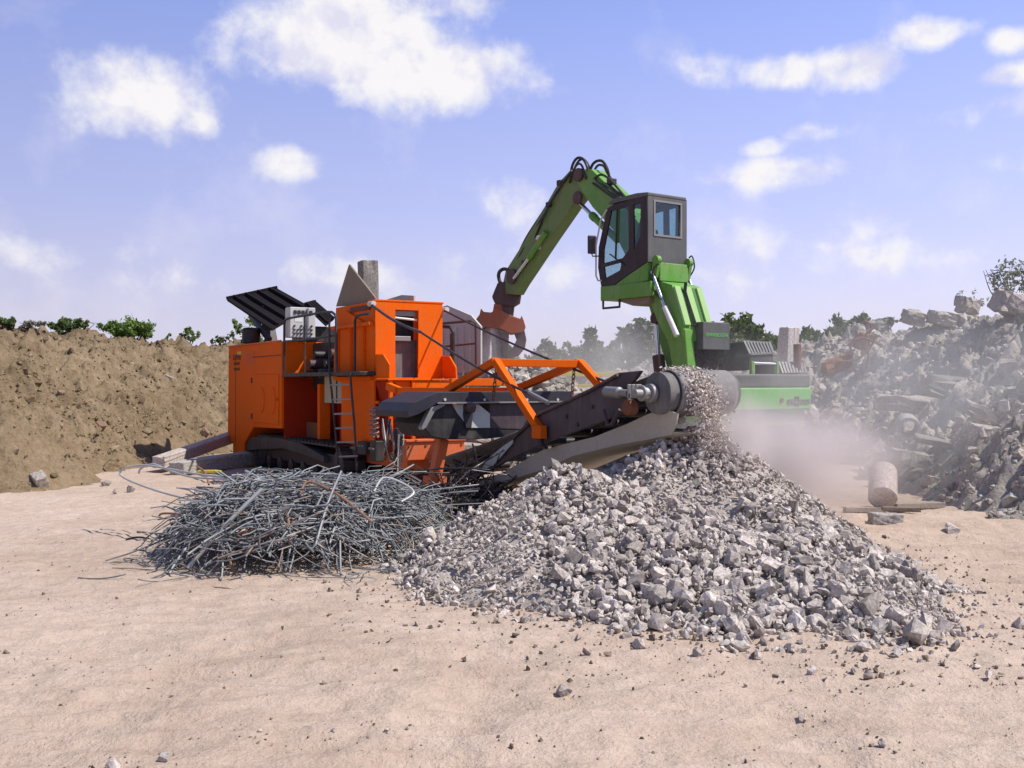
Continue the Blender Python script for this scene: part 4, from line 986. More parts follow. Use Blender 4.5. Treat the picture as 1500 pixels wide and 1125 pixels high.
    o0 = P(578, 555, 0, 0); o1 = P(612, 455, 0, 0)
    EW = plate('end_wall', [(0, zb-.02), (yr, zb-.02), (yr, top), (0, top)], [[(o0[1], zb+.0), (o1[1], zb+.0), (o1[1], o1[2]), (o0[1], o1[2])]], 0, -.03, .03, O, E)
    mb().span((-.25, -.02, top), (.04, yr+.02, top+.03)).build('top_rail', M['orange'], E, bevel=.006)
    zm = P(595, 497, 0, 0)[2]
    mb().span((-.20, o0[1]-.06, zb-.02), (-.17, o1[1]+.06, zm)).build('rubber_curtain', M['drum'], E)
    mb().span((-.32, o0[1]-.06, zm), (-.30, o1[1]+.06, o1[2]+.05)).build('rubber_curtain', M['rubber'], E)
    mb().span((-.16, o0[1]-.02, zm-.03), (-.06, o1[1]-.10, zm+.055)).build('curtain_bar', M['steel'], E, bevel=.01)
    mb().span((-.14, o0[1], o1[2]-.10), (-.05, o1[1], o1[2]+.0)).build('lip_plate', M['steel'], E, bevel=.01)
    mb().tube([(-.04, o0[1]+.02, o1[2]-.13), (-.04, o1[1], o1[2]-.16)], .02, 8).build('cross_pipe', M['white'], E, smooth=True)
    for t0, seq in ((0.0, [(549, 519), (561, 519), (570, 534), (570, 554), (549, 554)]), (yr-.02, [(632, 522), (658, 522), (667, 538), (668, 554), (632, 554)])):
        g = PL(seq, 1, t0); g = [(max(x, .035), z) for x, z in g]; mb().prism(g, 1, t0, t0+.03).build('gusset_plate', O, E, bevel=.005)
    xg = P(570, 554, 1, 0)[0]
    mb().span((.035, -.03, zb-.05), (xg+.02, yr+.02, zb-.021)).build('flange', O, E, bevel=.005)
    # lower chute under the flange: tapered faces, posts, header box
    zc = .92
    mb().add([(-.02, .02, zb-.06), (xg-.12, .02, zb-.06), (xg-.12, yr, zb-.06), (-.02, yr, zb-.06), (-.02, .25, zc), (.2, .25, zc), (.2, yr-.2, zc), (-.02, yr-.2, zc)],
             [(0, 1, 2, 3), (7, 6, 5, 4), (0, 4, 5, 1), (1, 5, 6, 2), (2, 6, 7, 3), (3, 7, 4, 0)]).build('chute', M['orange_shade'], E, bevel=.006)
    for y in (.04, .44, yr-.05): mb().span((xg-.06, y-.03, .90), (xg, y+.03, zb-.055)).build('post', O, E, bevel=.006)
    mb().span((xg-.10, .47, zb-.28), (xg-.002, yr-.09, zb-.06)).build('header_box', O, E, bevel=.008)
    mb().prism([(.10, zb-.06), (.40, zb-.06), (.40, zb-.30)], 0, xg-.09, xg-.05).build('gusset', O, E, bevel=.004)
    mb().span((-1.7, .05, .60), (.02, 1.2, 1.30)).build('lower_body', M['orange_shade'], E, bevel=.01)
    for k in range(6): mb().span((-.95, .008, .82+.13*k), (.10, .048, .87+.13*k)).build('slat', O, E, bevel=.004)
    # fittings: fire bottle, label, hose bundle
    q = P(565, 598, 0, .3); mb().cyl((.3, q[1], q[2]-.06), (.42, q[1], q[2]-.06), .05, 14).build('work_lamp', M['white'], E, smooth=True)
    rng = random.Random(4)
    for k in range(7):
        p0 = P(562+rng.uniform(-6, 12), 622+rng.uniform(-10, 8), 1, -.12-.03*k); p1 = P(560+rng.uniform(-4, 20), 650, 1, -.22-.02*k); p2 = P(566+rng.uniform(-8, 14), 672+rng.uniform(-6, 8), 1, -.1-.02*k)
        mb().tube(smoothpath([p0, p1+Vector((rng.uniform(-.1, .1), 0, 0)), p2], 8), .014, 7).build('hose', M['steel'] if k % 3 == 0 else M['black'], E, smooth=True)
    for k in range(4):
        p0 = P(578+4*k, 628, 1, -.05); p1 = P(590, 640+4*k, 1, -.2); p2 = P(580, 668, 1, -.1)
        mb().tube(smoothpath([p0, p1, p2], 8), .013, 7).build('hose', M['steel'] if k % 2 else M['black'], E, smooth=True)
    a, b = P(584, 628, 1, -.2), P(582, 688, 1, -.2)
    cy = mb().lathe(b, a-b, [(0, .035), (.12, .035), (.12, .07), ((a-b).length-.05, .07), ((a-b).length, .05)], 16).build('hydraulic_cylinder', M['black'], E, smooth=True)
    mb().cyl(b+Vector((.1, -.02, -.02)), a+Vector((.08, -.02, -.08)), .03, 12).build('rod', M['chrome'], cy, smooth=True)
    for k, (x, y, z, sx, sy, sz) in enumerate(((-.35, -.02, .72, .34, .16, .22), (.16, -.03, .70, .24, .16, .34), (-.75, .0, .66, .26, .12, .16))):
        vb = mb().box((x, y, z), (sx, sy, sz)).build('valve_block', M['black'], E, bevel=.015)
        for j in range(3): mb().cyl((x-sx*.3+sx*.3*j, y-sy/2-.03, z+.04), (x-sx*.3+sx*.3*j, y-sy/2, z+.04), .022, 8).build('fitting', M['steel'], vb, smooth=True)
    for k in range(2):                                        # coil springs of the screen box
        p0 = Vector((.12+.16*k, -.10, .93)); mb().tube([p0+Vector((.045*math.cos(t*.7), .045*math.sin(t*.7), t*.0085)) for t in range(60)], .011, 6).build('coil_spring', M['steel'], E, smooth=True)
    # ---- chassis and tracks
    q0, q1 = P(595, 675, 0, .9), P(681, 645, 0, .9)
    FB = mb().span((.72, q0[1], q0[2]), (.9, q1[1], q1[2])).build('front_beam', M['orange_worn'], E, bevel=.012)
    mb().span((.68, q0[1]-.01, q1[2]), (.93, q1[1]+.01, q1[2]+.035)).build('beam_cap', M['orange_worn'], E, bevel=.006)
    for y in (q0[1]+.05, q0[1]+.35, q0[1]+.65, q1[1]-.06): mb().cyl((.9, y, q1[2]-.06), (.915, y, q1[2]-.06), .022, 8).build('bolt', M['rust'], FB)
    mb().span((-6.6, .25, .42), (.72, 1.05, .66)).build('chassis', M['orange_worn'], E, bevel=.015)
    mb().span((-7.2, .0, .35), (-6.6, 1.3, .7)).build('counter_block', M['orange_worn'], E, bevel=.02)
    def track(y0, y1):
        T = None; x0, x1, r = -5.6, -1.2, .34; zc = .36
        def ptn(s):
            L = x1-x0; c = math.pi*r; s = s % (2*L+2*c)
            if s < L: return Vector((x0+s, 0, zc+r)), 0
            s -= L
            if s < c: return Vector((x1+r*math.sin(s/r), 0, zc+r*math.cos(s/r))), s/r
            s -= c
            if s < L: return Vector((x1-s, 0, zc-r)), math.pi
            s -= L
            return Vector((x0-r*math.sin(s/r), 0, zc-r*math.cos(s/r))), math.pi+s/r
        tot = 2*(x1-x0)+2*math.pi*r; n = 58
        m = mb()
        for k in range(n):
            p, a = ptn(tot*k/n); rot = Matrix.Rotation(a, 3, 'Y')
            m.box(p+Vector((0, (y0+y1)/2, 0)), (tot/n*.9, y1-y0, .035), rot); m.box(p+rot @ Vector((0, 0, .03))+Vector((0, (y0+y1)/2, 0)), (.03, y1-y0, .04), rot)
        T = m.build('track', M['black'], E)
        yc = y0+.03
        mb().prism([(x0-.05, zc-.1), (x1+.05, zc-.1), (x1+.05, zc+.18), (x0-.05, zc+.18)], 1, y0+.08, y1-.08).build('track_frame', M['darkframe'], T, bevel=.02)
        for x in (x0, x1): mb().lathe((x, y0+.02, zc), (0, 1, 0), [(0, .06), (.02, .12), (.03, .27), (.1, .29), (y1-y0-.04, .29)], 24).build('sprocket', M['black'], T, smooth=True)
        for k in range(6):
            x = x0+(x1-x0)*(k+.7)/6.4; mb().lathe((x, y0+.02, zc-.17), (0, 1, 0), [(0, .05), (.03, .13), (.3, .13)], 18).build('roller', M['darkframe'], T, smooth=True)
    track(-.22, .18); track(1.12, 1.52)
    pl = PL([(357, 652), (372, 640), (415, 643), (440, 649), (475, 668), (475, 678), (440, 664), (415, 657), (360, 660)], 1, -.24)
    mb().prism(pl, 1, -.26, .2).build('mudguard', M['black'], E, bevel=.012)
    # ---- hopper wings
    g = PL([(511, 387), (550, 437), (549, 446), (492, 449), (496, 436)], 1, .10)
    mb().prism(g, 1, .10, .135).build('hopper_wing', M['wing'], E, bevel=.004)
    g = PL([(562, 440), (588, 432), (606, 433), (606, 446), (562, 446)], 1, 1.4)
    mb().prism(g, 1, 1.4, 1.44).build('hopper_wing', M['wing_grey'], E, bevel=.004)
    g = PL([(640, 452), (655, 447), (690, 462), (704, 478), (704, 545), (640, 548)], 1, 3.3)
    HP = mb().prism(g, 1, 3.3, 3.34).build('hopper_wing', M['wing_grey'], E, bevel=.004); HP['label'] = 'grey green hopper side plate behind the railing'
    for k in range(5):
        x = g[0][0]+(g[2][0]-g[0][0])*(.2+.2*k); mb().span((x-.02, 3.26, 1.9), (x+.02, 3.299, 3.0)).build('stiffener', M['wing_grey'], HP)
    for k, (px, py) in enumerate(((544, 445), (651, 454))):
        q = P(px, py, 0, -.02); q.x = .0
        mb().cyl((q[0]-.1, q[1], q[2]), (q[0]+.08, q[1], q[2]), .045, 16).build('rope_lug', M['panelgrey'], E, smooth=True)
    # railing on the far side
    tf = 1.75
    rail([(648, 478), (660, 479), (664, 487), (664, 560)], tf, .035); rail([(661, 489), (661, 560)], tf+.05, .022)
    rail([(646, 474), (690, 470), (697, 474), (698, 560)], tf+.4, .026, 'guard_rail', 'rotator'); rail([(646, 508), (698, 503)], tf+.4, .02, 'guard_rail', 'rotator')
    # ---- suspension ropes to the conveyor
    def rope(a, b, r=.016):
        a, b = Vector(a), Vector(b); mb().tube([a.lerp(b, k/10)+Vector((0, 0, -.05*math.sin(math.pi*k/10))) for k in range(11)], r, 8).build('suspension_rope', M['conveyor'] if r > .02 else M['black'], E, smooth=True)
    a = P(545, 447, 0, .06); b = P(803, 590, 1, -.02); m_ = a.lerp(b, .34)
    rope(a, m_, .024); rope(m_, b, .018); a2 = P(651, 455, 0, .06); b2 = P(893, 561, 1, 1.1); rope(a2, b2, .017)
    e = P(775, 575, 1, -.02); mb().cyl(e, b, .026, 12).build('rope_end', M['steel'], E, smooth=True)
    # ---- orange gantry that carries the magnet
    tn, tf = .0, 1.12
    ap = P(726, 529, 1, tn); bk = P(655, 572, 1, tn); ft = P(791, 630, 1, tn)
    apf = P(849, 531, 1, tf); bkf = Vector((bk[0], tf, bk[2])); ftf = Vector((ft[0], tf, ft[2]+.05))
    mb().bar(bk, ap, .09, .10).build('gantry_leg', O, E, bevel=.006); mb().bar(ap, ft, .09, .10).build('gantry_leg', O, E, bevel=.006)
    mb().bar(Vector((bk[0], tf, bk[2])), apf, .09, .10).build('gantry_leg', O, E, bevel=.006); mb().bar(apf, P(882, 568, 1, tf), .09, .10).build('gantry_leg', O, E, bevel=.006)
    mb().bar(ap+Vector((0, .05, -.02)), apf-Vector((0, .05, .02)), .09, .10).build('gantry_beam', O, E, bevel=.006)
    mb().bar(bk+Vector((0, .05, .12)), Vector((bk[0], tf, bk[2]+.12)), .09, .11).build('gantry_beam', O, E, bevel=.006)
    for t in (tn, tf): mb().bar((.9, t, bk[2]-.02) if t == tn else (.2, t, bk[2]-.02), (bk[0]+.05, t, bk[2]-.02), .08, .12).build('gantry_beam', O, E, bevel=.006)
    mb().bar((xg-.05, tn, zb-.14), (1.0, tn, bk[2]-.02), .08, .12).build('gantry_beam', O, E, bevel=.006)
    mb().bar((xg-.05, tf, zb-.14), (.6, tf, bk[2]-.02), .08, .12).build('gantry_beam', O, E, bevel=.006)
    mb().box(ft+Vector((.03, -.03, -.02)), (.20, .10, .16)).build('gantry_shoe', O, E, bevel=.008)
    q = P(798, 655, 1, tn); mb().bar(ft+Vector((.04, -.03, -.06)), q+Vector((0, -.03, 0)), .05, .05).build('strut', M['darkframe'], E)
    mb().box(q+Vector((0, -.03, 0)), (.16, .06, .035)).build('strut_foot', M['darkframe'], E, bevel=.006)
    # ---- over-band magnet hung on chains across the conveyor
    xm, xw = 3.75, 2.75
    g = PL([(596, 603), (605, 590), (640, 574.5), (838, 573), (838, 590), (640, 591), (612, 607), (597, 612)], 0, xm)
    G = mb().prism(g, 0, xm+.02, xw-.02).build('magnet_cover', M['magnet'], E, bevel=.006)
    q = P(638, 590, 0, xm); q2 = P(838, 589, 0, xm); mb().span((xm+.021, q[1], q[2]-.012), (xm+.06, q2[1], q[2]+.008)).build('cover_lip', M['steel'], G)
    for px in (650, 708, 770, 815): p = P(px, 587, 0, xm); mb().cyl((xm+.02, p[1], p[2]+.015), (xm+.045, p[1], p[2]+.015), .018, 8).build('bolt', M['panelgrey'], G)
    g = PL([(621, 622), (631, 605), (645, 594), (664, 592), (672, 603), (689, 620), (700, 626), (775, 627), (780, 636), (716, 643), (690, 644), (655, 644), (634, 640)], 0, xm)
    mb().prism(g, 0, xm-.04, xw+.04).build('magnet_belt', M['rubber'], E, bevel=.01)
    g = PL([(619, 630), (617, 626), (631, 597), (650, 590), (652, 594), (637, 602), (624, 626)], 0, xm); mb().prism(g, 0, xm+.01, xm-.10).build('scraper', M['steel'], E, bevel=.005)
    g = PL([(664, 592), (702, 592), (719, 606), (719, 627), (689, 627), (672, 606)], 0, xm); mb().prism(g, 0, xm-.06, xm-.02).build('side_plate', M['wing_grey'], E, bevel=.004)
    g = PL([(680, 592), (697, 592), (692, 605), (690, 627), (682, 627), (679, 607)], 0, xm); mb().prism(g, 0, xm-.02, xm+.015).build('side_bracket', M['magnet'], E, bevel=.004)
    g = PL([(719, 591), (836, 590), (812, 612), (784, 634), (760, 629), (719, 628)], 0, xm); mb().prism(g, 0, xm-.03, xw+.03).build('magnet_core', M['conveyor'], E, bevel=.01)
    p = P(686, 597, 0, xm); mb().lathe((xm-.02, p[1], p[2]), (1, 0, 0), [(0, .07), (.12, .07), (.14, .04)], 16).build('motor', M['rotator'], E, smooth=True)
    def chain(a, b, name='chain'):
        a, b = Vector(a), Vector(b); n = int((b-a).length/.055); d = (b-a)/n; m = mb()
        for k in range(n):
            c = a+d*(k+.5); ax = Vector((1, 0, 0)) if k % 2 else Vector((0, 1, 0))
            m.tube([c+ax*.022*math.cos(t)+Vector((0, 0, 1))*.038*math.sin(t) for t in [2*math.pi*i/10 for i in range(11)]], .008, 5)
        m.build(name, M['rust'], E, smooth=True)
    p = ap.lerp(apf, .02); chain(p+Vector((-.05, .02, -.05)), (p.x-.15, p.y+.02, g[0][1]+.05)); p = apf; chain(p+Vector((-.05, -.05, -.05)), (p.x-.12, p.y-.05, g[0][1]+.05))
    # leg that props the magnet
    a, b = P(648, 643, 0, xm-.25), P(637, 700, 0, xm-.25)
    mb().bar(a, b, .14, .14).build('magnet_leg', M['rust'] if False else M['orange_worn'], E, bevel=.012); mb().box(b+Vector((0, 0, -.02)), (.24, .24, .10)).build('leg_foot', M['orange_worn'], E, bevel=.01)
    # ---- discharge conveyor
    c0, c1 = .05, 1.07
    outline = [(612, 722), (616, 706), (640, 700), (668, 690), (713, 672), (754, 638), (788, 604), (862, 570), (905, 546), (938, 543), (930, 555), (912, 574), (924, 590), (918, 603), (870, 622), (820, 640), (793, 651), (740, 676), (684, 708), (640, 724)]
    g = PL(outline, 1, c0)
    CS = mb().prism(g, 1, c0, c0+.05).build('conveyor_side', M['conveyor'], E, bevel=.006)
    mb().prism(g, 1, c1, c1+.05).build('conveyor_side', M['conveyor'], E, bevel=.006)
    up = [(640, 699), (700, 675), (752, 642), (790, 606), (862, 573), (905, 549)]
    mb().tube([P(x, y, 1, c0-.02) for x, y in up], .022, 8).build('edge_bead', M['conveyor'], CS, smooth=True)
    for px, py in ((700, 690), (740, 665), (790, 640), (830, 610), (868, 596), (846, 622)):
        p = P(px, py, 1, c0); mb().cyl((p[0], c0-.02, p[2]), (p[0], c0, p[2]), .025, 10).build('bolt', M['black'], CS)
    # guard wing on the near side where the trough is cut low (dusty inside)
    g2 = PL([(706, 690), (716, 672), (754, 640), (752, 650), (724, 682)], 1, c0-.01); mb().prism(g2, 1, c0-.03, c0-.012).build('trough_lip', M['wing_grey'], E, bevel=.004)
    # head drum, belt, return belt
    dc = P(967, 576, 1, .12); rd = .225; dx, dz = dc[0], dc[2]
    D = mb().lathe((dx, .06, dz), (0, 1, 0), [(0, .09), (.005, rd-.05), (.02, rd), (.14, rd), (.145, rd-.03), (.17, rd-.03), (.175, rd), (1.0, rd), (1.03, rd-.03), (1.035, .09)], 40).build('head_drum', M['drum'], E, smooth=True)
    mb().cyl((dx, -.22, dz), (dx, 1.2, dz), .045, 16).build('shaft', M['steel'], D, smooth=True)
    for k, (y, r, l) in enumerate(((-.03, .10, .06), (-.09, .06, .05), (-.13, .085, .03))): mb().lathe((dx-.02, y, dz), (0, 1, 0), [(0, r*.85), (.01, r), (l, r)], 18).build('bearing', M['steel'] if k != 1 else M['panelgrey'], D, smooth=True)
    mt = P(898, 574, 1, -.05); mb().lathe((mt[0]-.1, -.08, mt[2]), (.98, -.0, -.03), [(0, .05), (.02, .062), (.26, .062), (.28, .04), (.42, .04)], 18).build('drive_motor', M['steel'], E, smooth=True)
    for k in range(3): mb().box((dx-.24+.07*k, -.09, dz+.02), (.025, .08, .15)).build('coupling', M['steel'], E, bevel=.008)
    p = P(922, 597, 1, -.06); mb().lathe((p[0], -.12, p[2]), (0, 1, 0), [(0, .05), (.02, .085), (.12, .085)], 16).build('tension_wheel', M['rust'], E, smooth=True)
    fr = [P(884, 600, 1, -.02), P(890, 622, 1, -.02), P(896, 622, 1, -.02), P(908, 600, 1, -.02)]; mb().tube(fr, .022, 8).build('bracket', M['conveyor'], E, smooth=True)
    # belt loop: carrying strand in a trough and round the drum
    n = 16; tail = Vector((1.55, 0, .50)); rows = []
    for k in range(40):
        f = k/39; x = tail.x+(dx-tail.x)*f; z = tail.z+(dz+rd+.012-tail.z)*(f**1.0)-.10*math.sin(math.pi*f); rows.append((x, z, .10*(1-f**6)))
    for k in range(1, 15): a = R(13)*0+k*math.pi*.98/14; rows.append((dx+(rd+.012)*math.sin(a), dz+(rd+.012)*math.cos(a), 0))
    V, F = [], []
    for (x, z, tr) in rows:
        for j in range(n+1): y = .22+.78*j/n; V.append((x, y, z+tr*abs(2*j/n-1)**2.0))
    for i in range(len(rows)-1):
        for j in range(n): b = i*(n+1)+j; F.append((b, b+1, b+n+2, b+n+1))
    me = arrays_mesh('belt', V, F, True); o = link('belt', me, M['belt'], E); sm = o.modifiers.new('thick', 'SOLIDIFY'); sm.thickness = .014; sm.offset = -1
    gl = [(676, 716), (740, 704), (790, 690), (840, 668), (900, 653), (950, 644), (982, 637), (990, 622), (992, 606), (972, 598), (950, 606), (920, 620), (870, 640), (820, 652), (793, 660), (740, 690)]
    g = PL(gl, 1, .14); mb().prism(g, 1, .14, .165).build('return_belt', M['beltdust'], E, bevel=.004)
    low = PL([(676, 716), (740, 704), (790, 690), (840, 668), (900, 653), (950, 644), (985, 634)], 1, .14)
    V = [(x, y, z-.002) for x, z in low for y in (.17, .6, 1.0)]; V = [(x, y, z-.03*(abs(y-.6) < .1)) for x, y, z in V]
    F = [(3*i+j, 3*i+j+1, 3*i+4+j, 3*i+3+j) for i in range(len(low)-1) for j in (0, 1)]
    o = link('return_belt', arrays_mesh('return_belt', V, F, True), M['beltdust'], E); sm = o.modifiers.new('thick', 'SOLIDIFY'); sm.thickness = .012
    for k in range(9):
        f = .08+.1*k; x = tail.x+(dx-tail.x)*f; z = tail.z+(dz+rd-tail.z)*f-.16
        mb().cyl((x, .12, z), (x, 1.05, z), .05, 12).build('idler', M['black'], E, smooth=True)
    # rusty under-frame behind the return belt
    a, b = P(692, 718, 1, .95), P(745, 716, 1, .95); mb().bar(P(680, 722, 1, .95), P(760, 708, 1, .95), .10, .12).build('under_beam', M['rust'], E, bevel=.008)
    mb().bar(P(812, 657, 1, 1.05), P(925, 652, 1, 1.05), .10, .10).build('under_beam', M['rust'], E, bevel=.008)
    a = P(918, 654, 1, 1.0); mb().bar(a+Vector((0, 0, .1)), a-Vector((0, 0, .12)), .05, .05).build('strut', M['panelgrey'], E)
    mb().span((dx-.9, .9, dz-.75), (dx-.35, 1.1, dz-.42)).build('gear_box', M['conveyor'], E, bevel=.02)
    # tail guard near the ground and rods round it
    mb().prism(PL([(598, 722), (600, 700), (640, 684), (672, 664), (684, 672), (684, 700), (650, 730)], 1, .8), 1, .8, .86).build('tail_guard', M['conveyor'], E, bevel=.006)
    for (x0, y0, x1, y1) in ((590, 690, 620, 706), (593, 696, 616, 710), (660, 714, 676, 706), (640, 730, 652, 708)): mb().tube([P(x0, y0, 1, -.1), P(x1, y1, 1, -.1)], .014, 6).build('rod', M['chrome'], E, smooth=True)
    return dx, dz, rd
DX, DZ, RD = build_crusher()
CM = Matrix.Translation(CF.o) @ Matrix.Rotation(CF.a, 4, 'Z')
# slab standing in the hopper
q = CF.pix(540, 440, 1, .75); p = CM @ Vector((q[0], .75, q[2]+.12))
block('concrete_slab', p, (.27, .34, 1.25), (.02, -.03, R(-59)), M['slab'], 'upright grey slab with a pale broken top standing in the crusher hopper', 'slab', seed=7, jag=.05, cuts=4)
# ---- crushed stone riding over the head drum and falling off it
def falling():
    rng = np.random.default_rng(3); P_, R_ = [], []
    for _ in range(620):                      # on the belt and over the drum
        a = rng.uniform(-1.5, .9); y = np.clip(rng.normal(.46, .12), .25, .78)
        if a < 0: x, z = DX+a*1.0, DZ+RD+.03+a*.22; k = 1.2
        else: x, z = DX+(RD+.02)*math.sin(a), DZ+(RD+.02)*math.cos(a); k = .8
        P_.append((x, y, z+rng.uniform(0, .05)*k)); R_.append(float(np.clip(rng.lognormal(math.log(.012), .55), .005, .045)))
    for _ in range(3600):                     # in the air
        y = np.clip(rng.normal(.47, .11), .26, .76); t = rng.random()**.8*.42
        x = DX+RD*.95+.5*t+rng.normal()*(.03+.22*t)+.03; z = DZ+.12-4.4*t*t*1.0-.55*t+rng.normal()*.05
        P_.append((x, y, max(z, DZ-.95))); R_.append(float(np.clip(rng.lognormal(math.log(.0085), .6), .003, .035)))
    W = [(CM @ Vector(p))[:] for p in P_]
    tag(link('falling_rubble', stones_mesh('falling_rubble', np.array(W), R_, rng, TINY), M['stone_tan']), 'crushed concrete pouring over the conveyor head drum', kind='stuff')
M['stone_tan'] = stone_mat('dusty_crushed_stone', [(.1, (.46, .40, .36)), (.5, (.62, .55, .50)), (.9, (.76, .69, .64))], 12, .4, .008)
falling()
# ================================================================ the green excavator (material handler)
XF = Frame(5.03, 19.8, math.atan2(.815, -.58))
def build_excavator():
    E = tag(empty('excavator', XF.o, XF.a), 'green excavator with its dark cab raised high and a grab on its bent boom', 'excavator')
    G, GD, P, PL = M['green'], M['green_dusty'], XF.pix, XF.poly
    def mb(): return MB()
    # undercarriage
    mb().span((.3, -.9, .55), (4.6, .9, 1.0)).build('undercarriage', M['green_dusty'], E, bevel=.03)
    mb().lathe((2.2, 0, .98), (0, 0, 1), [(0, .8), (.2, .8), (.24, .7)], 36).build('slewing_ring', M['black'], E, smooth=True)
    for x in (.9, 4.0):
        for y in (-1.2, 1.2):
            w = mb().lathe((x, y-.2, .52), (0, 1, 0), [(0, .3), (.02, .46), (.06, .52), (.34, .52), (.38, .46), (.4, .3)], 30).build('wheel', M['rubber'], E, smooth=True)
            mb().lathe((x, y-.215 if y > 0 else y+.19, .52), (0, 1, 0), [(0, .1), (.01, .26), (.025, .28)], 24).build('rim', M['green_dusty'], w, smooth=True)
    mb().span((.55, -1.3, 1.18), (4.3, 1.3, 1.42)).build('upper_deck', G, E, bevel=.02)
    # counterweight: bowed rear face, green below, grey band above
    def bowed(z0, z1, bulge, x1, inset=0, hw=1.38):
        pts = []
        for k in range(17):
            y = -hw+2*hw*k/16; pts.append((.16*(y/hw)**2*bulge+inset, y))
        pts += [(x1, hw), (x1, -hw)]
        return mb().prism(pts, 2, z0, z1)
    zg = P(1130, 568, 0, 0)[2]; ztop = P(1130, 548, 0, 0)[2]; zb = P(1130, 601, 0, 0)[2]
    CW = bowed(zb, zg, 1, 1.1).build('counterweight', GD, E, bevel=.03, seg=3)
    bowed(zg+.004, ztop, 1, 1.0, .03).build('counterweight_band', M['cabgrey'], E, bevel=.04, seg=3)
    bowed(zb-.02, zb-.004, 1, 1.1, -.02, 1.4).build('counterweight_lip', M['glyph_grey'], E)
    bowed(zb-.32, zb-.022, 1, 1.05, .10, 1.30).build('rear_skirt', M['green_dusty'], E, bevel=.03)
    q = P(1143, 586.5, 0, .03); mb().cyl((.07, q[1], q[2]), (-.03, q[1], q[2]), .045, 18).build('tow_eye', M['rust'], E, smooth=True)
    q = P(1173, 588, 0, .03); L = text('lettering', 'SENNEBOGEN', .13, M['glyph_grey'], CW, (.16*(q[1]/1.38)**2-.012, q[1]+.02, q[2]-.005), (-.32*q[1]/1.9, -1, 0), (0, 0, 1), depth=.012)
    for k in range(3): yk = q[1]+.17-.06*k; mb().box((.16*(yk/1.38)**2-.012, yk, q[2]), (.03, .012, .20)).build('emblem', M['glyph_grey'], CW)
    # deck machinery between the boom foot and the counterweight
    mb().span((.9, -1.25, 1.42), (3.4, -.35, 1.95)).build('engine_cover', M['black'], E, bevel=.04)
    mb().span((.25, .95, ztop-.02), (1.0, 1.3, ztop+.05)).build('walkway', M['steel'], E, bevel=.01)
    xg = 1.0
    q0, q1, q2, q3 = P(1090, 500, 0, xg+.35), P(1127, 502, 0, xg+.35), P(1133, 517, 0, xg), P(1099, 519, 0, xg)
    gm = mb()
    gm.bar(q0, q1, .04); gm.bar(q1, q2, .04); gm.bar(q2, q3, .04); gm.bar(q3, q0, .04)
    for k in range(1, 8): gm.bar(q0.lerp(q1, k/8), q3.lerp(q2, k/8), .028)
    gm.build('grille', M['steel'], E)
    q4, q5 = P(1099, 530, 0, xg+.02), P(1133, 530, 0, xg+.02)
    mb().add([q3, q2, q5, q4]+[p+Vector((.4, 0, 0)) for p in (q3, q2, q5, q4)], [(0, 1, 2, 3), (7, 6, 5, 4), (0, 4, 5, 1), (1, 5, 6, 2), (2, 6, 7, 3), (3, 7, 4, 0)]).build('radiator_panel', M['cabgrey'], E, bevel=.01)
    qb = P(1068, 503, 0, xg+.8); qd = P(1100, 544, 0, xg+.2)
    mb().add([P(1072, 502, 0, xg+.6), q0, q3, P(1098, 543, 0, xg), P(1062, 543, 0, xg+.6)]+[p+Vector((1.0, -.2, 0)) for p in (P(1072, 502, 0, xg+.6), q0, q3, P(1098, 543, 0, xg), P(1062, 543, 0, xg+.6))], [(0, 1, 2, 3, 4), (9, 8, 7, 6, 5), (0, 5, 6, 1), (1, 6, 7, 2), (2, 7, 8, 3), (3, 8, 9, 4), (4, 9, 5, 0)]).build('engine_hood', M['black'], E, bevel=.02)
    for px in (1101, 1138): 
        a, b = P(px, 529, 0, .5), P(px, 548, 0, .5); mb().bar(a, b, .07, .07).build('lamp_post', G, E, bevel=.01)
    a, b = P(1104, 531.5, 0, .5), P(1136, 533, 0, .5); mb().tube([a, b], .022, 8).build('hand_rail', M['white'], E, smooth=True)
    r0, r1, r2, r3 = P(1141, 530, 0, .7), P(1178, 533, 0, .7), P(1181, 547, 0, .5), P(1147, 547, 0, .5)
    gm = mb(); gm.bar(r0, r1, .035); gm.bar(r0, r3, .035); gm.bar(r1, r2, .035)
    for k in range(1, 8): gm.bar(r0.lerp(r1, k/8), r3.lerp(r2, k/8), .04)
    gm.build('grille', M['steel'], E); mb().span((.75, r2[1]-.05, 1.95), (1.3, r0[1]+.05, r0[2]-.05)).build('cooler', M['rubber'], E, bevel=.01)
    a, b = P(1168, 547, 0, .62), P(1168, 504, 0, .62); mb().lathe(a, b-a, [(0, .08), ((b-a).length-.01, .08), ((b-a).length, .06)], 16).build('exhaust_pipe', M['rust'], E, smooth=True)
    # grey tool box with lettering
    q0, q1 = P(1030, 512, 0, 1.05), P(1069, 473, 0, 1.05)
    TB = mb().span((1.05, q1[1], q0[2]), (1.65, q0[1], q1[2])).build('tool_box', M['cabgrey'], E, bevel=.015)
    text('lettering', 'SENNEBOGEN', .098, M['glyph_green'], TB, (1.045, (q0[1]+q1[1])/2, P(1050, 491, 0, 1.05)[2]), (0, -1, 0), (0, 0, 1), depth=.003)
    mb().span((1.3, q1[1]+.05, 1.42), (1.6, q0[1]-.05, q0[2])).build('valve_block', M['rotator'], E, bevel=.02)
    rng = random.Random(9)
    for k in range(9):
        a = P(1020+rng.uniform(-8, 45), 515+rng.uniform(-3, 8), 0, 1.2); b = P(1012+rng.uniform(0, 55), 545, 0, 1.2+rng.uniform(0, .5)); c = (a+b)/2+Vector((-.15, rng.uniform(-.25, .25), rng.uniform(-.1, .15)))
        mb().tube(arc(a, c, b, 10), .022, 7).build('hose', M['black'], E, smooth=True)
    # boom: two bent box sections, then the stick
    yb = -.12
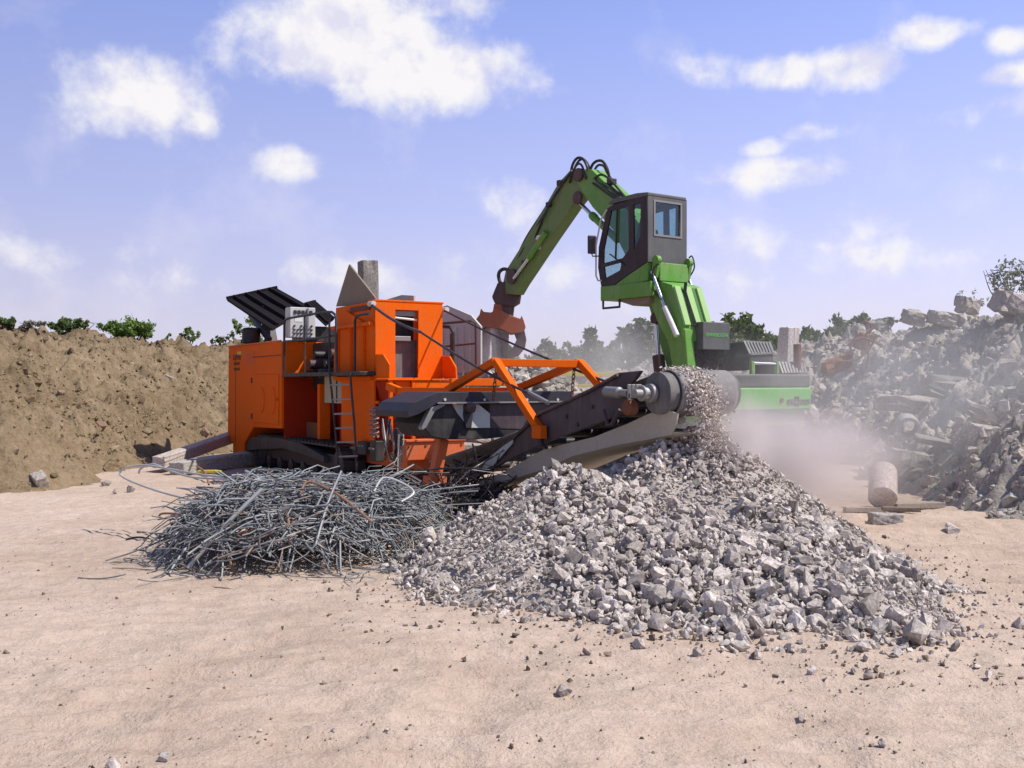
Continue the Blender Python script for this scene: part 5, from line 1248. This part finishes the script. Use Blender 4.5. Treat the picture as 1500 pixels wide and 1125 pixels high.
    bp = PL([(852, 264), (862, 251), (876, 249), (918, 289), (962, 350), (1006, 450), (1022, 545), (990, 547), (958, 440), (908, 338), (878, 305), (864, 284)], 1, yb)
    B = mb().prism(bp, 1, yb-.22, yb+.22).build('boom', G, E, bevel=.025)
    sp = PL([(836, 258), (845, 248), (859, 249), (868, 262), (861, 284), (848, 300), (812, 352), (768, 418), (760, 432), (741, 430), (748, 397), (768, 366), (801, 312), (826, 268)], 1, yb)
    ST = mb().prism(sp, 1, yb-.17, yb+.17).build('stick', M['green_stick'], E, bevel=.022)
    q = P(860, 258, 1, yb); mb().cyl((q[0], yb-.3, q[2]), (q[0], yb+.3, q[2]), .16, 20).build('elbow_pin', M['rotator'], E, smooth=True)
    q = P(846, 290, 1, yb+.18); mb().lathe((q[0], yb+.15, q[2]), (0, 1, 0), [(0, .16), (.06, .16)], 18).build('pin_boss', M['rotator'], ST, smooth=True)
    # stick cylinder
    a, b, c = P(846, 294, 1, yb+.05), P(868, 316, 1, yb+.05), P(905, 352, 1, yb+.05)
    mb().cyl(a, b, .05, 14).build('cylinder_rod', M['chrome'], E, smooth=True); mb().lathe(b, c-b, [(-.05, .085), (0, .10), (.12, .10), (.13, .085), ((c-b).length, .085)], 16).build('hydraulic_cylinder', G, E, smooth=True)
    # grab cylinder and pipes on the back of the stick
    a, b, c = P(753, 408, 1, yb+.22), P(775, 378, 1, yb+.22), P(800, 340, 1, yb+.22)
    mb().cyl(a, b, .045, 12).build('cylinder_rod', M['chrome'], E, smooth=True); mb().lathe(b, c-b, [(0, .08), ((c-b).length, .08)], 14).build('hydraulic_cylinder', G, E, smooth=True)
    q = P(750, 405, 1, yb+.2); mb().lathe((q[0], yb-.1, q[2]), (0, 1, 0), [(0, .2), (.34, .2)], 18).build('knuckle', M['rotator'], E, smooth=True)
    def hose(pts, r=.032, t=yb, mat='black'): mb().tube(smoothpath([P(x, y, 1, t+(.04*i % .1)) for i, (x, y) in enumerate(pts)], 6), r, 7).build('hose', M[mat], E, smooth=True)
    hose([(742, 432), (732, 412), (731, 400), (738, 394), (748, 397)], .05, yb+.1)
    hose([(784, 348), (796, 318), (806, 298), (822, 272), (838, 250)], .028, yb+.18); hose([(800, 330), (792, 328), (798, 310), (815, 288), (836, 262)], .028, yb-.1)
    hose([(836, 262), (838, 244), (845, 232), (854, 233), (860, 244), (862, 258)], .034, yb+.15); hose([(838, 266), (842, 246), (850, 234), (858, 236), (868, 254), (872, 262)], .03, yb-.05); hose([(834, 268), (840, 250), (847, 240), (853, 244), (858, 262)], .028, yb+.2)
    hose([(866, 262), (866, 246), (872, 237), (882, 236), (889, 246), (893, 262), (896, 274), (918, 292)], .034, yb+.15); hose([(868, 256), (875, 243), (884, 243), (890, 254), (905, 276), (925, 298)], .03, yb-.1); hose([(870, 262), (880, 256), (892, 262), (912, 284), (930, 305)], .028, yb+.2)
    hose([(868, 268), (890, 284), (912, 300), (930, 318)], .024, yb+.25); hose([(872, 262), (900, 286), (920, 306)], .03, yb+.24)
    for k in range(3): hose([(838-2*k, 262), (822-3*k, 272+3*k), (798-2*k, 312), (778-3*k, 346), (764-2*k, 370), (750-k, 396)], .026, yb+.10-.11*k)
    for px, py in ((806, 300), (896, 266), (770, 385), (822, 268)): q = P(px, py, 1, yb+.15); mb().box(q, (.16, .18, .13)).build('hose_clamp', M['black'], E, bevel=.015)
    q = P(788, 355, 1, yb+.19)
    rp = mb().box((q[0], yb+.178, q[2]), (.20, .012, .36), Matrix.Rotation(R(0), 3, 'Y')).build('warning_plate', M['white'], ST); mb().box((q[0], yb+.187, q[2]), (.21, .01, .15)).build('red_band', M['red'], rp)
    # boom lift cylinder
    a, b, c = P(961, 468, 1, .35), P(964, 520, 1, .35), P(967, 545, 1, .35)
    mb().cyl(a, b, .055, 14).build('cylinder_rod', M['chrome'], E, smooth=True); mb().lathe(c, b-c, [(-.3, .13), ((b-c).length-.02, .13), ((b-c).length, .1)], 16).build('hydraulic_cylinder', M['rotator'], E, smooth=True)
    mb().lathe(P(958, 466, 1, .5), (0, -1, 0), [(0, .12), (.3, .12)], 16).build('pin_boss', M['rotator'], E, smooth=True)
    q = P(973, 540, 1, .6); mb().span((q[0]-.08, .45, 1.42), (q[0]+.08, .6, q[2])).build('side_bracket', M['yellow'], E, bevel=.01)
    # ---- cab lift arm
    ya, yi = 1.12, .32
    g = PL([(953, 444), (968, 412), (984, 417), (1001, 478), (1003, 500), (977, 498), (963, 472)], 1, ya)
    LA = mb().prism(g, 1, yi, ya).build('lift_arm', G, E, bevel=.02)
    g = PL([(976, 490), (1003, 482), (1008, 545), (987, 548)], 1, ya-.01)
    mb().prism(g, 1, ya-.24, ya-.01).build('lift_post', G, E, bevel=.02)
    f0, f1 = P(985, 420, 1, ya), P(1001, 477, 1, ya)
    for y, w, mm in ((ya-.10, .16, 'green_pale'), ((ya+yi)/2, .17, 'green_pale'), (yi+.09, .15, 'green_pale'), (ya-.27, .13, 'green_deep'), (yi+.25, .12, 'green_deep')):
        hh = .09 if mm == 'green_pale' else .03
        mb().bar((f0[0], y, f0[2]), (f1[0], y, f1[2]), w, hh).build('arm_rib', M[mm], LA, bevel=.012)
    for k in range(3): mb().tube([(f0[0]-.10, ya-.24-.03*k, f0[2]+.1), (f0[0]-.07, ya-.25-.03*k, f0[2]-.1), (f1[0]-.07, ya-.25-.03*k, f1[2])], .011, 6).build('hose', M['black'], LA, smooth=True)
    for y in (ya+.05, yi-.05):
        a = P(965, 381, 1, ya); a = Vector((a[0], y, a[2])); mb().lathe((a[0], y-.05, a[2]), (0, 1, 0), [(0, .09), (.1, .09)], 18).build('pin_boss', G, E, smooth=True)
        b = P(962, 398, 1, ya); b = Vector((b[0], y, b[2])); mb().bar(a, b+Vector((.02, 0, -.12)), .08, .16).build('arm_bracket', G, E, bevel=.01)
    a = P(965, 383, 1, ya); b = P(962, 412, 1, ya); mb().span((a[0]-.04, yi, b[2]), (a[0]+.03, ya, a[2]-.02)).build('cab_bracket', G, E, bevel=.015)
    for y in (ya+.1, yi-.1):
        a, b, c = [Vector((q[0], y, q[2])) for q in (P(960, 398, 1, ya), P(979, 450, 1, ya), P(997, 492, 1, ya))]
        mb().cyl(a, b, .035, 12).build('cylinder_rod', M['chrome'], E, smooth=True); mb().lathe(b, c-b, [(0, .055), ((c-b).length, .055)], 14).build('hydraulic_cylinder', M['white'] if y > .8 else G, E, smooth=True)
    mb().tube(smoothpath([P(1009, 378, 1, yi-.1)+Vector(v) for v in ((0, 0, 0), (-.06, -.04, .03), (-.10, -.06, -.2), (-.02, .0, -.4))], 6), .016, 7).build('hose', M['black'], E, smooth=True)
    mb().tube(smoothpath([P(966, 386, 1, ya+.12), P(957, 395, 1, ya+.16), P(955, 420, 1, ya+.14), P(970, 440, 1, ya+.12)], 6), .016, 7).build('hose', M['black'], E, smooth=True)
    # ---- raised cab
    yl, yR = 1.30, .26
    xr = P(948, 300, 1, yl)[0]; xf = P(882, 300, 1, yl)[0]; zt = P(948, 285, 1, yl)[2]; zl = P(948, 408, 1, yl)[2]; zfl = P(880, 421, 1, yl)[2]
    side = PL([(948.5, 284.5), (896, 301), (889, 306), (877, 362), (876, 392), (881, 422), (900, 417), (920, 402), (948.5, 383)], 1, yl)
    side[0] = (xr, zt); side[8] = (xr, side[8][1])
    h1 = PL([(894.5, 309), (920.5, 302), (921, 366), (912, 378), (883, 386), (883.5, 365)], 1, yl); h2 = PL([(884, 391), (911, 383.5), (908, 396), (886, 408)], 1, yl); h3 = PL([(927, 300), (938.5, 297), (938, 345), (928, 368)], 1, yl)
    for y in (yl, yR+.05): plate('cab_side', side, [h1, h2, h3], 1, y-.05, y, M['darkframe'], E)
    win = mb()
    for hh in (h1, h2, h3): win.prism(hh, 1, yl-.032, yl-.026)
    def pane(poly, y, nm='window'): mb().prism(poly, 1, y-.006, y).build(nm, M['glass'], E)
    for hh in (h1, h2, h3): pane(hh, yl-.022); pane(hh, yR+.028)
    a, b = P(904.5, 306, 1, yl), P(902, 380, 1, yl); mb().bar((a[0], yl+.005, a[2]), (b[0], yl+.005, b[2]), .03, .03).build('mullion', M['darkframe'], E)
    # rear wall with window
    wy0, wy1 = P(958, 330, 0, xr)[1], P(995, 330, 0, xr)[1]; wz0, wz1 = P(975, 345, 0, xr)[2], P(975, 298, 0, xr)[2]
    zr0 = P(975, 386, 0, xr)[2]; yq = P(1004.5, 330, 0, xr)[1]
    plate('rear_wall', [(yq, zr0), (yl-.002, zr0), (yl-.002, zt), (yq, zt)], [[(wy0, wz0), (wy1, wz0), (wy1, wz1), (wy0, wz1)]], 0, xr-.03, xr+.02, M['cabgrey'], E)
    plate('window_frame', [(wy1-.04, wz0-.04), (wy0+.04, wz0-.04), (wy0+.04, wz1+.04), (wy1-.04, wz1+.04)], [[(wy0, wz0), (wy1, wz0), (wy1, wz1), (wy0, wz1)]], 0, xr-.045, xr-.03, M['steel'], E)
    mb().span((xr-.012, wy1, wz0), (xr-.006, wy0, wz1)).build('window', M['glass'], E)
    rf = P(893, 301, 1, yl)
    mb().prism([(xr-.04, zt-.02), (xr-.04, zt+.045), (xr+.3, zt+.075), (rf[0]-.1, zt+.06), (rf[0]+.03, zt+.0), (rf[0]+.03, zt-.03)], 1, yR-.03, yl+.02).build('roof', M['cabgrey'], E, bevel=.02)
    mb().prism([(xr+.02, zt-.06), (side[1][0], zt-.06), (side[1][0], zt-.02), (xr+.02, zt-.02)], 1, yR+.06, yl-.06).build('headliner', M['darkframe'], E)
    # windscreen and lower front
    fp = [side[2], side[3], side[4], side[5]]
    for k in range(3):
        a, b = fp[k], fp[k+1]; mb().add([(a[0], yR+.06, a[1]), (a[0], yl-.06, a[1]), (b[0], yl-.06, b[1]), (b[0], yR+.06, b[1])], [(0, 1, 2, 3)]).build('windscreen', M['glass'], E)
    # floor, seat, console
    mb().span((xr+.03, yR+.06, zl-.35), (xf, yl-.06, zl-.28)).build('cab_floor', M['darkframe'], E)
    se = mb().span((xr+.35, .58, zl+.0), (xr+.85, 1.02, zl+.16)).build('seat', M['rubber'], E, bevel=.05); mb().span((xr+.28, .58, zl+.16), (xr+.42, 1.02, zl+.80)).build('backrest', M['rubber'], se, bevel=.05); mb().span((xr+.29, .70, zl+.84), (xr+.39, .92, zl+1.08)).build('headrest', M['rubber'], se, bevel=.04)
    mb().span((xr+.35, .62, zl-.28), (xr+.8, .98, zl)).build('seat_base', M['black'], se)
    for y in (.48, 1.10): mb().span((xr+.5, y-.06, zl+.22), (xr+1.0, y+.06, zl+.30)).build('armrest', M['rubber'], E, bevel=.02); mb().tube([(xr+.98, y, zl+.3), (xr+1.0, y, zl+.48)], .022, 8).build('joystick', M['black'], E, smooth=True)
    mb().bar((xf-.28, .42, zl-.1), (xf-.1, .42, zl+.35), .05, .2).build('dash_console', M['black'], E)
    # green lower shell with slanting top, platform, step
    gl = PL([(881, 422.5), (900, 417.5), (920, 402.5), (948.5, 383.5), (948.5, 424), (930, 412), (881, 423.5)], 1, yl)
    gl = PL([(881, 423), (900, 418), (920, 403), (948.5, 384), (948.5, 411), (881, 424)], 1, yl); gl[3] = (xr, gl[3][1]); gl[4] = (xr, gl[4][1])
    mb().prism(gl, 1, yR, yl-.004).build('cab_lower', G, E, bevel=.01)
    zp1 = P(948, 411, 1, yl)[2]-.015; zp0 = P(948, 434, 1, yl)[2]
    xf2 = P(880.5, 424, 1, yl)[0]
    mb().span((xr-.12, yR-.02, zp0), (xf2, yl+.02, zp1)).build('cab_platform', G, E, bevel=.015)
    mb().prism([(xr+.0, zp0-.13), (xr+.5, zp0-.16), (xf2-.45, zp0-.02), (xf2-.45, zp0), (xr, zp0)], 1, yR+.1, yl-.06).build('platform_underside', M['wing'], E, bevel=.01)
    sx0, sx1 = P(882, 436, 1, yl)[0], P(906, 433, 1, yl)[0]
    mb().tube([(sx0, yl-.03, zp0+.05), (sx0, yl-.03, zp0-.16), (sx1, yl-.03, zp0-.16), (sx1, yl-.03, zp0+.02)], .026, 8).build('step', M['darkframe'], E, smooth=True)
    # mirror and front grab rail
    pm0, pm1 = P(867, 345, 1, yl+.12), P(867, 372, 1, yl+.12); q = (pm0+pm1)/2
    mi = mb().box((q[0], yl+.12, q[2]), (.06, .19, (pm0[2]-pm1[2])), Matrix.Rotation(R(-25), 3, 'Z')).build('mirror', M['black'], E, bevel=.025)
    mb().box((q[0]-.034, yl+.105, q[2]), (.006, .15, (pm0[2]-pm1[2])*.86), Matrix.Rotation(R(-25), 3, 'Z')).build('mirror_glass', M['chrome'], mi)
    mb().tube([(q[0], yl+.12, pm1[2]-.0), (q[0]-.02, yl+.12, pm1[2]-.05), (q[0]-.2, yl+.03, pm1[2]-.06)], .014, 7).build('mirror_arm', M['black'], E, smooth=True)
    mb().tube([P(x, y, 1, yl+.05) for x, y in ((889, 307), (880, 322), (873, 360), (873, 404), (876, 411), (881, 411))], .018, 8).build('grab_rail', M['panelgrey'], E, smooth=True)
    mb().tube([P(x, y, 1, yl+.012) for x, y in ((893, 372), (915, 388))], .013, 6).build('wiper', M['black'], E, smooth=True)
    a, b = P(946, 390, 1, yl), P(946, 440, 1, yl); mb().span((xr-.1, .5, zp1-.3), (xr+.0, 1.15, zr0+.02)).build('hinge_block', M['darkframe'], E, bevel=.02)
    # ---- rotator and grab (its plane faces the camera)
    tip = E.matrix_basis.inverted() @ at(742, 440, 27.3) if False else None
    inv = Matrix.Rotation(-XF.a, 4, 'Z') @ Matrix.Translation(-XF.o)
    def gp(pts, y0, y1, name, mat, bv=.02, par=E):
        m = MB(); n = len(pts); A = [inv @ at(x, y, 27.3).xyz for x, y in pts]
        d = inv.to_3x3() @ Vector((0, 1, 0)); v = [p+d*y0 for p in A]+[p+d*y1 for p in A]
        m.add(v, [tuple(range(n)), tuple(range(2*n-1, n-1, -1))]+[(i, (i+1) % n, n+(i+1) % n, n+i) for i in range(n)]); return m.build(name, M[mat], par, bevel=bv)
    gp([(729, 416), (744, 413), (764, 432), (762, 444), (752, 450), (726, 446), (721, 436), (724, 428)], -.28, .28, 'grab_head', 'rotator')
    gp([(727, 444), (754, 446), (752, 464), (741, 470), (722, 464)], -.22, .22, 'rotator', 'rotator')
    gp([(724, 446), (734, 447), (737, 458), (722, 458)], -.26, -.2, 'hose_plate', 'grab', .01)
    gp([(697, 470), (703, 462), (705, 453), (709, 458), (720, 459), (728, 452), (748, 463), (762, 468), (764, 463), (767, 470), (770, 480), (765, 488), (748, 490), (734, 483), (712, 480), (703, 484), (698, 480)], -.34, .34, 'grab_body', 'grab')
    gp([(760, 477), (768, 484), (771, 498), (769, 510), (760, 521), (750, 525), (737, 525), (734, 521), (743, 517), (752, 508), (757, 498), (753, 488)], -.30, .30, 'grab_jaw', 'rotator')
    gp([(731, 484), (746, 488), (745, 505), (745, 521), (738, 524), (735, 506)], -.34, -.26, 'grab_jaw', 'rotator')
    gp([(698, 474), (712, 480), (701, 490), (690, 500), (682, 498), (686, 484)], -.3, .3, 'grab_jaw', 'rotator')
build_excavator()
block('concrete_slab', at(721, 522, 27.35), (.66, .5, 1.55), (.05, .12, .75), M['palepipe'], 'large pale slab gripped in the jaws of the orange grab', 'slab', seed=17, jag=.06, cuts=4)
# ================================================================ dust in the air
def dust(name, c, size, k, dens, ns, col, label, lift=0, aniso=.15):
    me = bpy.data.meshes.new(name); bm = bmesh.new(); bmesh.ops.create_cube(bm, size=2); bm.to_mesh(me); bm.free()
    for v in me.vertices: v.co = Vector([a*b for a, b in zip(v.co, size)])
    m = bpy.data.materials.new(name); m.use_nodes = True; t = m.node_tree
    for n in list(t.nodes):
        if n.type == 'BSDF_PRINCIPLED': t.nodes.remove(n)
    out = t.nodes['Material Output']; vol = node(t, 'ShaderNodeVolumePrincipled'); vol.inputs['Color'].default_value = (*col, 1); vol.inputs['Anisotropy'].default_value = aniso
    o = t.nodes.new('ShaderNodeTexCoord').outputs['Object']
    mp = t.nodes.new('ShaderNodeVectorMath'); mp.operation = 'DIVIDE'; t.links.new(o, mp.inputs[0]); mp.inputs[1].default_value = size
    l = t.nodes.new('ShaderNodeVectorMath'); l.operation = 'LENGTH'; t.links.new(mp.outputs[0], l.inputs[0])
    g = t.nodes.new('ShaderNodeMapRange'); g.interpolation_type = 'SMOOTHERSTEP'; t.links.new(l.outputs['Value'], g.inputs[0]); g.inputs[1].default_value = 1; g.inputs[2].default_value = k
    n1 = noise(t, o, ns, 3, .6, .4)
    f = ramp(t, n1, [(.40, (0, 0, 0)), (.62, (1, 1, 1))]).outputs[0]
    t.links.new(math_(t, 'MULTIPLY', math_(t, 'MULTIPLY', g.outputs[0], math_(t, 'ADD', math_(t, 'MULTIPLY', f, .8), .2)), dens), vol.inputs['Density'])
    t.links.new(vol.outputs[0], out.inputs['Volume'])
    ob = link(name, me, m); ob.location = c; tag(ob, label, kind='stuff'); return ob
PINK = (.95, .86, .84)
dust('dust_cloud', (3.55, 13.9, .74), (1.95, 2.8, 1.04), .0, 2.5, 1.15, PINK, 'pinkish dust drifting off the conveyor head across the yard')
dust('dust_cloud', (2.42, 10.8, 1.32), (.5, .5, .62), .0, 4.2, 2.2, PINK, 'dust falling with the stone under the head drum')
dust('dust_cloud', (6.4, 16.6, 1.5), (4.6, 4.4, 2.6), .0, .27, .5, (.90, .88, .86), 'grey dust haze hanging before the rubble bank')
dust('dust_cloud', (2.2, 26.5, 2.0), (5.2, 4.2, 2.5), .0, .30, .45, (.92, .89, .88), 'dust haze rising behind the crusher under the grab')
